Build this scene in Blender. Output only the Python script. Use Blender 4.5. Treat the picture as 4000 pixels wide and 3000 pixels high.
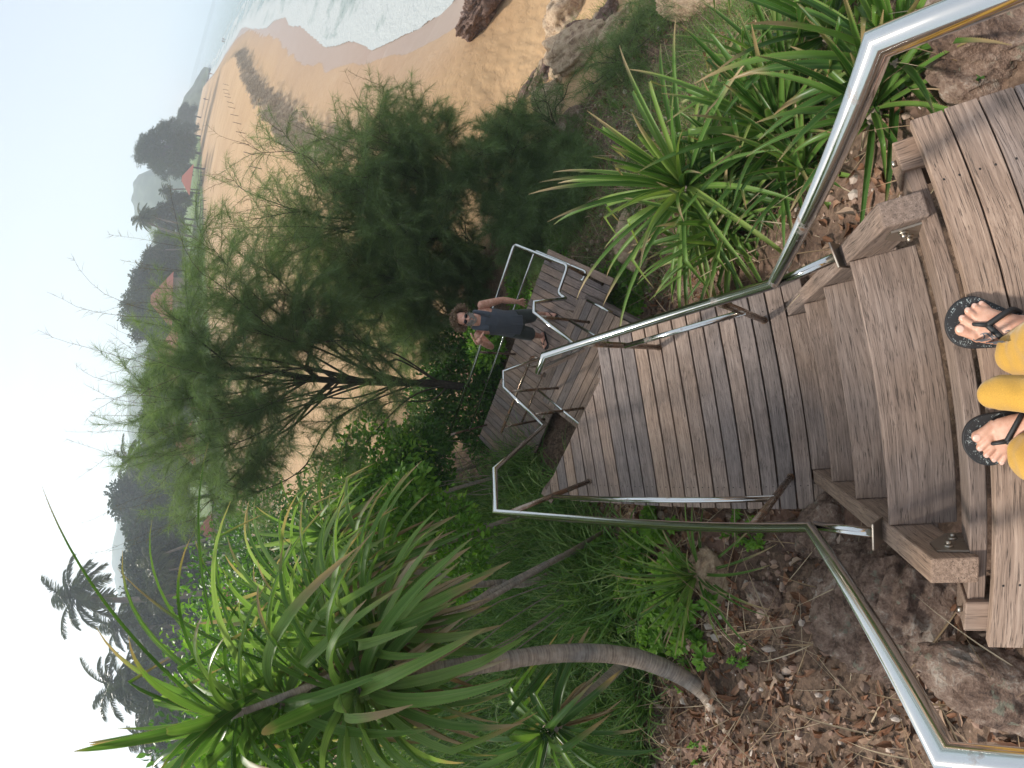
import bpy, math, random
import numpy as np
from mathutils import Vector, Matrix

sc = bpy.context.scene
for o in list(bpy.data.objects):
    bpy.data.objects.remove(o)
C = bpy.context.scene.collection

# ------------------------------------------------------------------ camera
CAM_Z = 1.32
ROT = np.array([[-0.13568009750250612, 0.9872970477953613, -0.08267678365946675],
                [-0.6876964105132529, -0.1539206646283081, -0.7094942395591152],
                [-0.7132072336347254, -0.03940772024545116, 0.699844606663621]])
cam = bpy.data.cameras.new("camera")
cam.type = 'PANO'
cam.sensor_width = 36.0
cam.sensor_height = 27.0
cam.sensor_fit = 'HORIZONTAL'
cam.clip_start = 0.02
cam.clip_end = 20000
KP = [0.07678520326946536, -0.0017877174946798273, 8.193375557697612e-05, -1.826909057877879e-06]
def set_pano(tgt):
    tgt.panorama_type = 'FISHEYE_LENS_POLYNOMIAL'
    tgt.fisheye_fov = math.radians(179)
    tgt.fisheye_polynomial_k0 = 0.0
    for i, k in enumerate(KP):
        setattr(tgt, 'fisheye_polynomial_k%d' % (i + 1), -k)
try:
    set_pano(cam)
except AttributeError:
    set_pano(cam.cycles)
camo = bpy.data.objects.new("camera", cam)
C.objects.link(camo)
m = Matrix([list(ROT[i]) + [0] for i in range(3)] + [[0, 0, 0, 1]])
camo.matrix_world = Matrix.Translation((0, 0, CAM_Z)) @ m
sc.camera = camo

# ------------------------------------------------------------------ sky, sun, exposure
SUN_AZ, SUN_EL = math.radians(-20), math.radians(36)      # azimuth from +Y towards +X
w = bpy.data.worlds.new("World")
sc.world = w
w.use_nodes = True
nt = w.node_tree
bg = nt.nodes['Background']
sky = nt.nodes.new('ShaderNodeTexSky')
sky.sky_type = 'NISHITA'
sky.sun_disc = False
sky.sun_elevation = SUN_EL
sky.sun_rotation = SUN_AZ
sky.air_density = 1.0
sky.dust_density = 2.5
sky.ozone_density = 1.0
# thin bright veil of cloud over the clear sky
tcw = nt.nodes.new('ShaderNodeTexCoord')
mpw = nt.nodes.new('ShaderNodeMapping'); mpw.inputs['Scale'].default_value = (1, 1, 2.5)
nt.links.new(tcw.outputs['Generated'], mpw.inputs[0])
cn = nt.nodes.new('ShaderNodeTexNoise'); cn.inputs['Scale'].default_value = 2.2; cn.inputs['Detail'].default_value = 5; cn.inputs['Roughness'].default_value = .5
nt.links.new(mpw.outputs[0], cn.inputs['Vector'])
cr_ = nt.nodes.new('ShaderNodeMapRange'); cr_.inputs[1].default_value = .3; cr_.inputs[2].default_value = .7; cr_.inputs[3].default_value = .72; cr_.inputs[4].default_value = .9
nt.links.new(cn.outputs[0], cr_.inputs[0])
vm = nt.nodes.new('ShaderNodeMix'); vm.data_type = 'RGBA'
vm.inputs[7].default_value = (3.85, 4.15, 4.5, 1)
nt.links.new(cr_.outputs[0], vm.inputs[0]); nt.links.new(sky.outputs[0], vm.inputs[6])
nt.links.new(vm.outputs[2], bg.inputs[0])
bg.inputs[1].default_value = 0.10
sun = bpy.data.lights.new("sun", 'SUN')
sun.energy = 2.9
sun.angle = math.radians(6.0)
sun.color = (1.0, 0.93, 0.83)
suno = bpy.data.objects.new("sun", sun)
C.objects.link(suno)
sd = Vector((math.sin(SUN_AZ) * math.cos(SUN_EL), math.cos(SUN_AZ) * math.cos(SUN_EL), math.sin(SUN_EL)))
suno.rotation_euler = sd.to_track_quat('Z', 'Y').to_euler()
sc.view_settings.view_transform = 'Standard'
sc.view_settings.look = 'None'
sc.view_settings.gamma = 1
sc.view_settings.exposure = 1.06
sc.render.engine = 'CYCLES'
sc.cycles.use_denoising = True
sc.cycles.max_bounces = 8
sc.cycles.transparent_max_bounces = 8
sc.cycles.volume_bounces = 1
sc.cycles.caustics_reflective = False
sc.cycles.caustics_refractive = False

# ------------------------------------------------------------------ a surveyor's helpers: where a sight line meets a plane
LF, LK1, LK2 = 1537.1147, 0.09908911, 1.00274413
def sight(x, y):
    dx, dy = x - 2000.0, y - 1500.0
    s = math.hypot(dx, dy) / 2500
    th = math.atan(2500 * s * (1 + LK1 * s * s + LK2 * s ** 4) / LF)
    ph = math.atan2(dy, dx)
    c = np.array([math.sin(th) * math.cos(ph), -math.sin(th) * math.sin(ph), -math.cos(th)])
    return ROT @ c
def onz(x, y, z):
    d = sight(x, y)
    t = (z - CAM_Z) / d[2]
    return Vector((d[0] * t, d[1] * t, z))
def onr(x, y, r):
    d = sight(x, y)
    t = r / math.hypot(d[0], d[1])
    return Vector((d[0] * t, d[1] * t, CAM_Z + d[2] * t))
def azel(x, y):
    d = sight(x, y)
    return math.atan2(d[0], d[1]), math.atan2(d[2], math.hypot(d[0], d[1]))

# ------------------------------------------------------------------ object helpers
def tag(o, label=None, cat=None, group=None, kind=None):
    if label: o['label'] = label
    if cat: o['category'] = cat
    if group: o['group'] = group
    if kind: o['kind'] = kind
    return o
def empty(name, loc=(0, 0, 0), rz=0.0):
    o = bpy.data.objects.new(name, None)
    C.objects.link(o)
    o.location = loc
    o.rotation_euler = (0, 0, rz)
    o.empty_display_size = 0.2
    return o
def link(name, me, mat=None, parent=None):
    o = bpy.data.objects.new(name, me)
    C.objects.link(o)
    if mat is not None:
        for mm in (mat if isinstance(mat, (list, tuple)) else [mat]):
            me.materials.append(mm)
    if parent is not None:
        o.parent = parent
    return o
def copy_tree(o, parent=None):
    c = o.copy()
    C.objects.link(c)
    c.parent = parent
    for ch in list(o.children):
        copy_tree(ch, c)
    return c

class MB:
    """collects vertices, faces and per-vertex data; build() makes ONE mesh object"""
    def __init__(s):
        s.v = []; s.f = []; s.g = []; s.r = []; s.mi = []; s.n = 0; s.sm = []
    def add(s, vs, fs, g=None, r=0.0, mi=0, smooth=False):
        vs = np.asarray(vs, float).reshape(-1, 3)
        k = len(vs); b = s.n
        s._pts(vs, g, r, k)
        if isinstance(fs, np.ndarray): fs = [fs]
        elif len(fs) and isinstance(fs[0], np.ndarray) and fs[0].ndim == 2: pass
        else:
            by = {}
            for f in fs: by.setdefault(len(f), []).append(f)
            fs = [np.array(q, dtype=np.int64) for q in by.values()]
        for F in fs:
            s.f.append((F + b).astype(np.int32)); s.mi.append(np.full(len(F), mi, np.int32)); s.sm.append(np.full(len(F), smooth, bool))
    def _pts(s, vs, g, r, k):
        s.v.append(vs)
        s.g.append(np.asarray(g, float).reshape(-1, 3) if g is not None else vs)
        s.r.append(np.full(k, r) if np.isscalar(r) else np.asarray(r, float))
        s.n += k
    def addnp(s, vs, fs, g=None, r=None, mi=0, smooth=False):
        s.add(vs, fs, g, 0.0 if r is None else r, mi, smooth)
    def build(s, name, mat, parent=None, bevel=0.0, loc=None):
        me = bpy.data.meshes.new(name)
        V = np.concatenate(s.v) if s.v else np.zeros((0, 3))
        if loc is not None:
            V = V - np.array(loc)
        lens = np.concatenate([np.full(len(F), F.shape[1], np.int32) for F in s.f])
        flat = np.concatenate([F.ravel() for F in s.f])
        s.mi = np.concatenate(s.mi); s.sm = np.concatenate(s.sm)
        fast_mesh(me, V, flat, lens)
        me.polygons.foreach_set('use_smooth', np.array(s.sm, dtype=bool))
        me.polygons.foreach_set('material_index', np.array(s.mi, dtype=np.int32))
        a = me.attributes.new('g', 'FLOAT_VECTOR', 'POINT')
        a.data.foreach_set('vector', np.concatenate(s.g).astype(np.float32).ravel())
        a = me.attributes.new('rnd', 'FLOAT', 'POINT')
        a.data.foreach_set('value', np.concatenate(s.r).astype(np.float32))
        me.update()
        o = link(name, me, mat, parent)
        if loc is not None and parent is None:
            o.location = loc
        if bevel:
            b = o.modifiers.new('bevel', 'BEVEL')
            b.width = bevel; b.segments = 2; b.limit_method = 'ANGLE'; b.angle_limit = math.radians(40)
        return o
def fast_mesh(me, V, flat, lens):
    me.vertices.add(len(V))
    me.vertices.foreach_set('co', np.asarray(V, np.float32).ravel())
    me.loops.add(len(flat))
    me.loops.foreach_set('vertex_index', np.asarray(flat, np.int32))
    me.polygons.add(len(lens))
    st = np.zeros(len(lens), np.int32)
    st[1:] = np.cumsum(lens)[:-1]
    me.polygons.foreach_set('loop_start', st)
    me.update(calc_edges=True)

def box(mb, c, ax, ay, az, r=0.0, off=None, **k):
    """box with centre c and half-axis vectors; grain runs along ax"""
    c, ax, ay, az = [np.array(t, float) for t in (c, ax, ay, az)]
    off = np.array([random.random() * 20, random.random() * 20, random.random() * 20]) if off is None else off
    L = [np.linalg.norm(t) for t in (ax, ay, az)]
    vs, g = [], []
    for i in (-1, 1):
        for j in (-1, 1):
            for l in (-1, 1):
                vs.append(c + i * ax + j * ay + l * az)
                g.append(np.array([i * L[0], j * L[1], l * L[2]]) + off)
    fs = [(0, 1, 3, 2), (4, 6, 7, 5), (0, 4, 5, 1), (2, 3, 7, 6), (0, 2, 6, 4), (1, 5, 7, 3)]
    if np.dot(np.cross(ax, ay), az) < 0:
        fs = [f[::-1] for f in fs]
    mb.add(vs, fs, g, r, **k)
def prism(mb, poly, z0, z1, d=(1, 0), r=0.0, **k):
    """vertical prism of a plan polygon; grain along plan direction d"""
    P = np.array(poly, float)
    a = 0.5 * sum(P[i][0] * P[(i + 1) % len(P)][1] - P[(i + 1) % len(P)][0] * P[i][1] for i in range(len(P)))
    if a < 0: P = P[::-1]
    n = len(P)
    vs = [(p[0], p[1], z1) for p in P] + [(p[0], p[1], z0) for p in P]
    off = np.array([random.random() * 20, random.random() * 20, random.random() * 20])
    d = np.array(d, float)
    g = [np.array([v[0] * d[0] + v[1] * d[1], -v[0] * d[1] + v[1] * d[0], v[2]]) + off for v in vs]
    fs = [list(range(n)), list(range(2 * n - 1, n - 1, -1))] + [(i, n + i, n + (i + 1) % n, (i + 1) % n) for i in range(n)]
    mb.add(vs, fs, g, r, **k)
def clip(poly, nrm, c):
    """keep the part of poly where nrm.p <= c"""
    out = []
    for i in range(len(poly)):
        a, b = np.array(poly[i], float), np.array(poly[(i + 1) % len(poly)], float)
        da, db = np.dot(nrm, a) - c, np.dot(nrm, b) - c
        if da <= 0: out.append(a)
        if (da < 0 < db) or (db < 0 < da):
            out.append(a + (b - a) * da / (da - db))
    return out
def frame(t):
    t = np.array(t, float); t /= np.linalg.norm(t)
    a = np.array([0, 0, 1.0]) if abs(t[2]) < 0.9 else np.array([1.0, 0, 0])
    x = np.cross(a, t); x /= np.linalg.norm(x)
    return t, x, np.cross(t, x)
def tube(mb, pts, rad, seg=16, caps=True, r=0.0, round_=0.0, mi=0, wob=0.0, ring=0.0):
    """swept circle with mitred or rounded corners, rad a number or one per point"""
    pts = [np.array(p, float) for p in pts]
    rr = [rad] * len(pts) if np.isscalar(rad) else list(rad)
    if round_ > 0:
        q, q2 = [pts[0]], [rr[0]]
        for i in range(1, len(pts) - 1):
            a, b, c = pts[i - 1], pts[i], pts[i + 1]
            ra = min(round_, 0.45 * np.linalg.norm(b - a), 0.45 * np.linalg.norm(c - b))
            p0 = b + (a - b) / np.linalg.norm(a - b) * ra
            p1 = b + (c - b) / np.linalg.norm(c - b) * ra
            for s in np.linspace(0, 1, 7):
                q.append((1 - s) ** 2 * p0 + 2 * s * (1 - s) * b + s * s * p1); q2.append(rr[i])
        q.append(pts[-1]); q2.append(rr[-1])
        pts, rr = q, q2
    n = len(pts)
    T = [pts[1] - pts[0]] + [pts[i + 1] - pts[i] for i in range(n - 1)]
    T = [t / (np.linalg.norm(t) + 1e-12) for t in T]
    _, x, y = frame(T[0])
    vs, g = [], []
    acc = 0
    for i in range(n):
        tin = T[i] if i > 0 else T[0]
        tout = T[i + 1] if i + 1 < n else T[i]
        m_ = tin + tout; m_ /= np.linalg.norm(m_)
        if i > 0:
            acc += np.linalg.norm(pts[i] - pts[i - 1])
            x = x - tin * np.dot(x, tin); x /= np.linalg.norm(x); y = np.cross(tin, x)
        rw = rr[i] * (1 + (random.uniform(-wob, wob) if wob else 0))
        for k in range(seg):
            a = 2 * math.pi * k / seg
            d = (math.cos(a) * x + math.sin(a) * y) * rw * (1 + (random.uniform(-ring, ring) if ring else 0))
            p = pts[i] + d
            if n > 2 and np.dot(m_, tin) > 0.3:
                p = p - tin * (np.dot(p - pts[i], m_) / np.dot(tin, m_))
            vs.append(p); g.append([acc, math.cos(a) * rr[i], math.sin(a) * rr[i]])
    fs = [(i * seg + k, i * seg + (k + 1) % seg, (i + 1) * seg + (k + 1) % seg, (i + 1) * seg + k) for i in range(n - 1) for k in range(seg)]
    if caps:
        fs.append(list(range(seg))[::-1]); fs.append([(n - 1) * seg + k for k in range(seg)])
    mb.add(vs, fs, g, r, smooth=True, mi=mi)

# numpy value noise
def _h(ix, iy, s):
    n = (ix * 374761393 + iy * 668265263 + s * 982451653) & 0xffffffff
    n = ((n ^ (n >> 13)) * 1274126177) & 0xffffffff
    return ((n ^ (n >> 16)) & 0xffff) / 65535.0
def vnoise(x, y, s=0):
    x = np.asarray(x, float); y = np.asarray(y, float)
    ix = np.floor(x).astype(np.int64); iy = np.floor(y).astype(np.int64)
    fx = x - ix; fy = y - iy
    fx = fx * fx * (3 - 2 * fx); fy = fy * fy * (3 - 2 * fy)
    a = _h(ix, iy, s); b = _h(ix + 1, iy, s); c = _h(ix, iy + 1, s); d = _h(ix + 1, iy + 1, s)
    return (a * (1 - fx) + b * fx) * (1 - fy) + (c * (1 - fx) + d * fx) * fy - 0.5
def fbm(x, y, o=4, s=0):
    t = 0; a = 1.0
    for i in range(o):
        t = t + a * vnoise(np.asarray(x) * 2 ** i, np.asarray(y) * 2 ** i, s + i * 7); a *= 0.5
    return t

# ------------------------------------------------------------------ materials
def mat(name):
    m = bpy.data.materials.new(name)
    m.use_nodes = True
    n = m.node_tree.nodes
    return m, n, m.node_tree.links, n['Principled BSDF']
def ramp(n, stops, interp='LINEAR'):
    r = n.new('ShaderNodeValToRGB')
    r.color_ramp.interpolation = interp
    e = r.color_ramp.elements
    while len(e) < len(stops): e.new(0.5)
    for i, (p, c) in enumerate(stops):
        e[i].position = p
        e[i].color = (c[0], c[1], c[2], 1) if not np.isscalar(c) else (c, c, c, 1)
    return r
def attr(n, name):
    a = n.new('ShaderNodeAttribute'); a.attribute_name = name
    return a
def noise(n, l, vec, scale, detail=4, rough=0.5, sc3=None, dist=0.0):
    if sc3 is not None:
        mp = n.new('ShaderNodeMapping'); mp.inputs['Scale'].default_value = sc3
        l.new(vec, mp.inputs[0]); vec = mp.outputs[0]
    t = n.new('ShaderNodeTexNoise')
    t.inputs['Scale'].default_value = scale; t.inputs['Detail'].default_value = detail
    t.inputs['Roughness'].default_value = rough; t.inputs['Distortion'].default_value = dist
    l.new(vec, t.inputs['Vector'])
    return t
def mix(n, l, fac, a, b, mode='MIX'):
    m_ = n.new('ShaderNodeMix'); m_.data_type = 'RGBA'; m_.blend_type = mode
    for s, i in ((fac, 0), (a, 6), (b, 7)):
        if isinstance(s, (int, float)): m_.inputs[i].default_value = s
        elif isinstance(s, tuple): m_.inputs[i].default_value = s + (1,) if len(s) == 3 else s
        else: l.new(s, m_.inputs[i])
    return m_.outputs[2]
def math_(n, l, op, a, b=None, clamp=False):
    m_ = n.new('ShaderNodeMath'); m_.operation = op; m_.use_clamp = clamp
    for s, i in ((a, 0), (b, 1)):
        if s is None: continue
        if isinstance(s, (int, float)): m_.inputs[i].default_value = s
        else: l.new(s, m_.inputs[i])
    return m_.outputs[0]
def bump(n, l, h, strength, dist, nrm_in, prev=None):
    b = n.new('ShaderNodeBump'); b.inputs['Strength'].default_value = strength; b.inputs['Distance'].default_value = dist
    l.new(h, b.inputs['Height'])
    if prev is not None: l.new(prev, b.inputs['Normal'])
    if nrm_in is not None: l.new(b.outputs[0], nrm_in)
    return b.outputs[0]

def wood_mat(name, tint=(1, 1, 1), dark=1.0):
    m, n, l, p = mat(name)
    g = attr(n, 'g'); r = attr(n, 'rnd')
    gv = g.outputs['Vector']
    warp = noise(n, l, gv, 1.0, 2, 0.5, (2.2, 9, 9))
    wv = n.new('ShaderNodeVectorMath'); wv.operation = 'MULTIPLY_ADD'
    l.new(warp.outputs['Color'], wv.inputs[0]); wv.inputs[1].default_value = (0.0, 0.05, 0.05); l.new(gv, wv.inputs[2])
    gv2 = wv.outputs[0]
    fine = noise(n, l, gv2, 1.0, 5, 0.62, (7, 340, 340))
    mid = noise(n, l, gv2, 1.0, 3, 0.55, (2.4, 90, 90))
    blot = noise(n, l, gv, 5.0, 3, 0.6)
    blot2 = noise(n, l, gv, 1.6, 2, 0.5)
    base = ramp(n, [(0.25, (0.10 * dark, 0.082 * dark, 0.072 * dark)), (0.5, (0.225 * dark, 0.182 * dark, 0.160 * dark)), (0.75, (0.39 * dark, 0.335 * dark, 0.305 * dark))])
    s = math_(n, l, 'ADD', math_(n, l, 'MULTIPLY', fine.outputs[0], 0.42), math_(n, l, 'MULTIPLY', mid.outputs[0], 0.58))
    s = math_(n, l, 'ADD', s, math_(n, l, 'MULTIPLY', math_(n, l, 'SUBTRACT', r.outputs['Fac'], 0.5), 0.17))
    s = math_(n, l, 'ADD', s, math_(n, l, 'MULTIPLY', math_(n, l, 'SUBTRACT', blot.outputs[0], 0.5), 0.25))
    l.new(s, base.inputs[0])
    warmth = ramp(n, [(0.35, (0.93, 0.96, 1.04)), (0.68, (1.10, 0.97, 0.86))])
    l.new(math_(n, l, 'ADD', math_(n, l, 'MULTIPLY', r.outputs['Fac'], 0.45), math_(n, l, 'MULTIPLY', blot2.outputs[0], 0.6)), warmth.inputs[0])
    col = mix(n, l, 1.0, base.outputs[0], warmth.outputs[0], 'MULTIPLY')
    col = mix(n, l, 1.0, col, tint, 'MULTIPLY')
    crk = noise(n, l, gv2, 1.0, 3, 0.6, (9, 330, 330))
    cr = ramp(n, [(0.35, 0.22), (0.43, 1.0)])
    l.new(crk.outputs[0], cr.inputs[0])
    col = mix(n, l, 0.85, col, cr.outputs[0], 'MULTIPLY')
    l.new(col, p.inputs['Base Color'])
    p.inputs['Roughness'].default_value = 0.78
    h = math_(n, l, 'ADD', math_(n, l, 'MULTIPLY', cr.outputs[0], 0.8), s)
    bump(n, l, h, 0.7, 0.0022, p.inputs['Normal'])
    return m
M = {}
M['wood'] = wood_mat('weathered_deck_wood', (1.03, .99, .94), 1.08)
M['beam'] = wood_mat('weathered_beam_wood', (1.03, 0.95, 0.86), 1.0)
M['wood_lightened'] = wood_mat('deck_wood_lightened_for_shade', (1.0, 0.95, 0.92), 1.2)  # lowest deck: wood colour lightened to offset the trees' shade

def metal_mat(name, col, rough, rust=0.0, met=1.0):
    m, n, l, p = mat(name)
    tc = n.new('ShaderNodeTexCoord')
    nz = noise(n, l, tc.outputs['Object'], 9, 5, 0.65)
    nf = noise(n, l, attr(n, 'g').outputs['Vector'], 1.0, 3, 0.5, (3, 300, 300))
    rr = ramp(n, [(0.35, max(rough - 0.05, 0.04)), (0.7, rough + 0.12)])
    l.new(math_(n, l, 'ADD', math_(n, l, 'MULTIPLY', nz.outputs[0], 0.6), math_(n, l, 'MULTIPLY', nf.outputs[0], 0.4)), rr.inputs[0])
    l.new(rr.outputs[0], p.inputs['Roughness'])
    f = ramp(n, [(0.62 - rust * 0.5, 0.0), (0.74 - rust * 0.35, 1.0)])
    l.new(nz.outputs[0], f.inputs[0])
    c = mix(n, l, f.outputs[0], col, (0.17, 0.085, 0.045))
    l.new(c, p.inputs['Base Color'])
    mm = math_(n, l, 'SUBTRACT', met, math_(n, l, 'MULTIPLY', f.outputs[0], 0.75))
    l.new(mm, p.inputs['Metallic'])
    return m
M['steel'] = metal_mat('brushed_stainless_steel', (0.62, 0.62, 0.61), 0.085)
M['steel_rust_reflect'] = metal_mat('rusty_steel_with_deck_reflection', (0.32, 0.26, 0.21), 0.24, 0.42)  # brown base colour paints in the deck's reflection; the patches are rust
M['plate'] = metal_mat('dull_bracket_steel', (0.42, 0.38, 0.33), 0.38, 0.12)
def plain(name, col, rough=0.7, spec=0.5, sss=0.0, met=0.0):
    m, n, l, p = mat(name)
    tc = n.new('ShaderNodeTexCoord')
    nz = noise(n, l, tc.outputs['Object'], 14, 4, 0.6)
    c = ramp(n, [(0.3, tuple(v * 0.82 for v in col)), (0.7, tuple(min(1, v * 1.15) for v in col))])
    l.new(nz.outputs[0], c.inputs[0])
    l.new(c.outputs[0], p.inputs['Base Color'])
    p.inputs['Roughness'].default_value = rough
    p.inputs['Specular IOR Level'].default_value = spec
    p.inputs['Metallic'].default_value = met
    if sss:
        p.inputs['Subsurface Weight'].default_value = sss
        p.inputs['Subsurface Radius'].default_value = (0.02, 0.008, 0.004)
        p.inputs['Subsurface Scale'].default_value = 0.5
    return m
# ------------------------------------------------------------------ ground, beach, lawn, sea
Z_UP, Z_SEA = -4.7, -6.5
R5 = lambda x, y: (400 + x * .6028, y * .6028)
DD = lambda x, y: (x * 1.80832, y * 1.80832)
T_px = [R5(*p) for p in [(640, 575), (690, 515), (740, 465), (800, 400), (835, 372), (850, 365), (880, 430), (885, 500), (930, 590), (960, 670), (1010, 740), (1060, 800), (1110, 870), (1150, 940), (1190, 990), (1260, 1020), (1340, 1060), (1440, 1085), (1500, 1050), (1600, 1030)]] + \
       [DD(800, 330), DD(860, 300), DD(930, 262), DD(1010, 210), DD(1070, 150)]
T_amp = [0, 0, 0, .1, .5, 1, 1, 1, 1, 1, 1, 1, 1, 1, 1, 1, 1, .9, .6, .3, .1, 0, 0, 0, 0]
W_px = [R5(*p) for p in [(618, 585), (680, 515), (740, 455), (790, 350), (850, 262), (905, 175), (1000, 185), (1060, 180), (1110, 130), (1180, 110), (1210, 165), (1280, 165), (1340, 220), (1440, 300), (1520, 290), (1600, 262)]] + \
       [DD(775, 92), DD(800, 108), DD(850, 85), DD(900, 60), DD(950, 28), DD(990, -10)]
S_px = [R5(*p) for p in [(618, 590), (690, 515), (760, 450), (805, 350), (870, 262), (950, 185), (1000, 215), (1080, 250), (1140, 260), (1190, 330), (1240, 380), (1310, 430), (1400, 415), (1450, 465), (1500, 440), (1560, 420), (1659, 400)]] + \
       [DD(800, 128), DD(850, 118), DD(900, 110), DD(960, 95), DD(1020, 70), DD(1080, 30), DD(1110, -20)]
T_w = np.array([onz(x, y, Z_UP)[:2] for x, y in T_px])
W_w = np.array([onz(x, y, Z_SEA)[:2] for x, y in W_px])
S_w = np.array([onz(x, y, Z_SEA + .12)[:2] for x, y in S_px])
def closed(P):
    far = P[0] / np.linalg.norm(P[0]) * 9000
    e = P[-1] + (P[-1] - P[-2]) / np.linalg.norm(P[-1] - P[-2]) * 60
    return np.vstack([far, P, e, [[9000, -3000]]])
def inside(P, x, y):
    r = np.zeros(x.shape, bool)
    n = len(P); j = n - 1
    for i in range(n):
        xi, yi, xj, yj = P[i][0], P[i][1], P[j][0], P[j][1]
        c = ((yi > y) != (yj > y))
        with np.errstate(divide='ignore', invalid='ignore'):
            r ^= c & (x < (xj - xi) * (y - yi) / (yj - yi + 1e-12) + xi)
        j = i
    return r
def pdist(P, x, y, val=None):
    best = np.full(x.shape, 1e9); bv = np.zeros(x.shape)
    for i in range(len(P) - 1):
        a, b = P[i], P[i + 1]; d = b - a; L = d @ d
        t = np.clip(((x - a[0]) * d[0] + (y - a[1]) * d[1]) / L, 0, 1)
        q = np.hypot(x - a[0] - t * d[0], y - a[1] - t * d[1])
        k = q < best
        best = np.where(k, q, best)
        if val is not None: bv = np.where(k, val[i] * (1 - t) + val[i + 1] * t, bv)
    return (best, bv) if val is not None else best
T_c, W_c, S_c = closed(T_w), closed(W_w), closed(S_w)
def ss(a, b, x):
    t = np.clip((x - a) / (b - a), 0, 1); return t * t * (3 - 2 * t)

HC = np.array([(-.95, -.1, -.65), (-1.17, -.4, -.36), (-1.6, -.6, -.3), (-1.5, .3, -.95), (-2.5, 1.0, -1.1), (-3.5, 0, -.2), (0, -.35, -.75), (0, .2, -1.5), (0, 1, -2.0),
               (-1, 1.2, -1.65), (-1.35, 1.8, -1.95), (-.95, .45, -1.5), (.35, -.5, -.75), (1.0, -.7, -.45), (1.0, -1.1, -.3), (.8, -.2, -.95), (1.5, -.3, -1.25), (.8, .5, -1.7), (1.4, .8, -2.05),
               (2.2, 1.6, -2.6), (3.85, 1.45, -3.1), (4.1, .6, -3.0), (2.4, 2.6, -3.55), (5.6, 2.4, -3.9), (1, 1.8, -3.2), (0.2, 2.6, -3.3), (1, 4, -3.75), (2.5, 4, -3.85), (0.8, 6.4, -4.15),
               (-.9, 3.6, -3.1), (-.9, 4.4, -3.3), (-2, 4.2, -2.9), (-3, 3, -2.2), (-4.2, 3.5, -2.2), (-6, 2, -.8), (-2, 6, -3.8), (-4, 7, -3.7), (-1.1, 10, -4.5), (4, 7, -4.5), (6, 5.4, -4.9),
               (7.4, 6.0, -5.3), (8.5, 3.8, -5.5), (0, -3, .6), (-3, -3, .9), (3, -3, .0), (8, -1, -3.4), (6, -3, -1.5), (12, 1, -5.4), (-8, 6, -2.6), (-8, 12, -3.7), (-6, 18, -4.3), (-12, 20, -4.0), (2, 12, -4.7), (-4, 12, -4.6), (8.5, 9, -5.2), (-14, 0, 1), (0, -12, 3)])
def tps(r): return np.where(r > 1e-9, r * r * np.log(r + 1e-12), 0)
_n = len(HC)
_K = tps(np.hypot(HC[:, None, 0] - HC[None, :, 0], HC[:, None, 1] - HC[None, :, 1])) + np.eye(_n) * 0.08
_Pm = np.hstack([np.ones((_n, 1)), HC[:, :2]])
_A = np.block([[_K, _Pm], [_Pm.T, np.zeros((3, 3))]])
_W = np.linalg.solve(_A, np.concatenate([HC[:, 2], np.zeros(3)]))
def hill(x, y):
    z = _W[_n] + _W[_n + 1] * x + _W[_n + 2] * y
    for i in range(_n):
        z = z + _W[i] * tps(np.hypot(x - HC[i, 0], y - HC[i, 1]))
    return z
LAWN = [(-180, 60), (-40, 45)] + [(math.degrees(azel(x, y)[0]), math.hypot(*onz(x, y, Z_UP)[:2])) for x, y in
        [(1050, 2500), (985, 2200), (940, 2050), (890, 1830), (855, 1600), (830, 1400), (812, 1175), (800, 1000), (794, 850), (792, 753), (786, 603)]]
LAWN.sort()
LAWN += [(LAWN[-1][0] + 2.0, 170), (LAWN[-1][0] + 4, 9000), (180, 9000)]
LA = np.array(LAWN)
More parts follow.
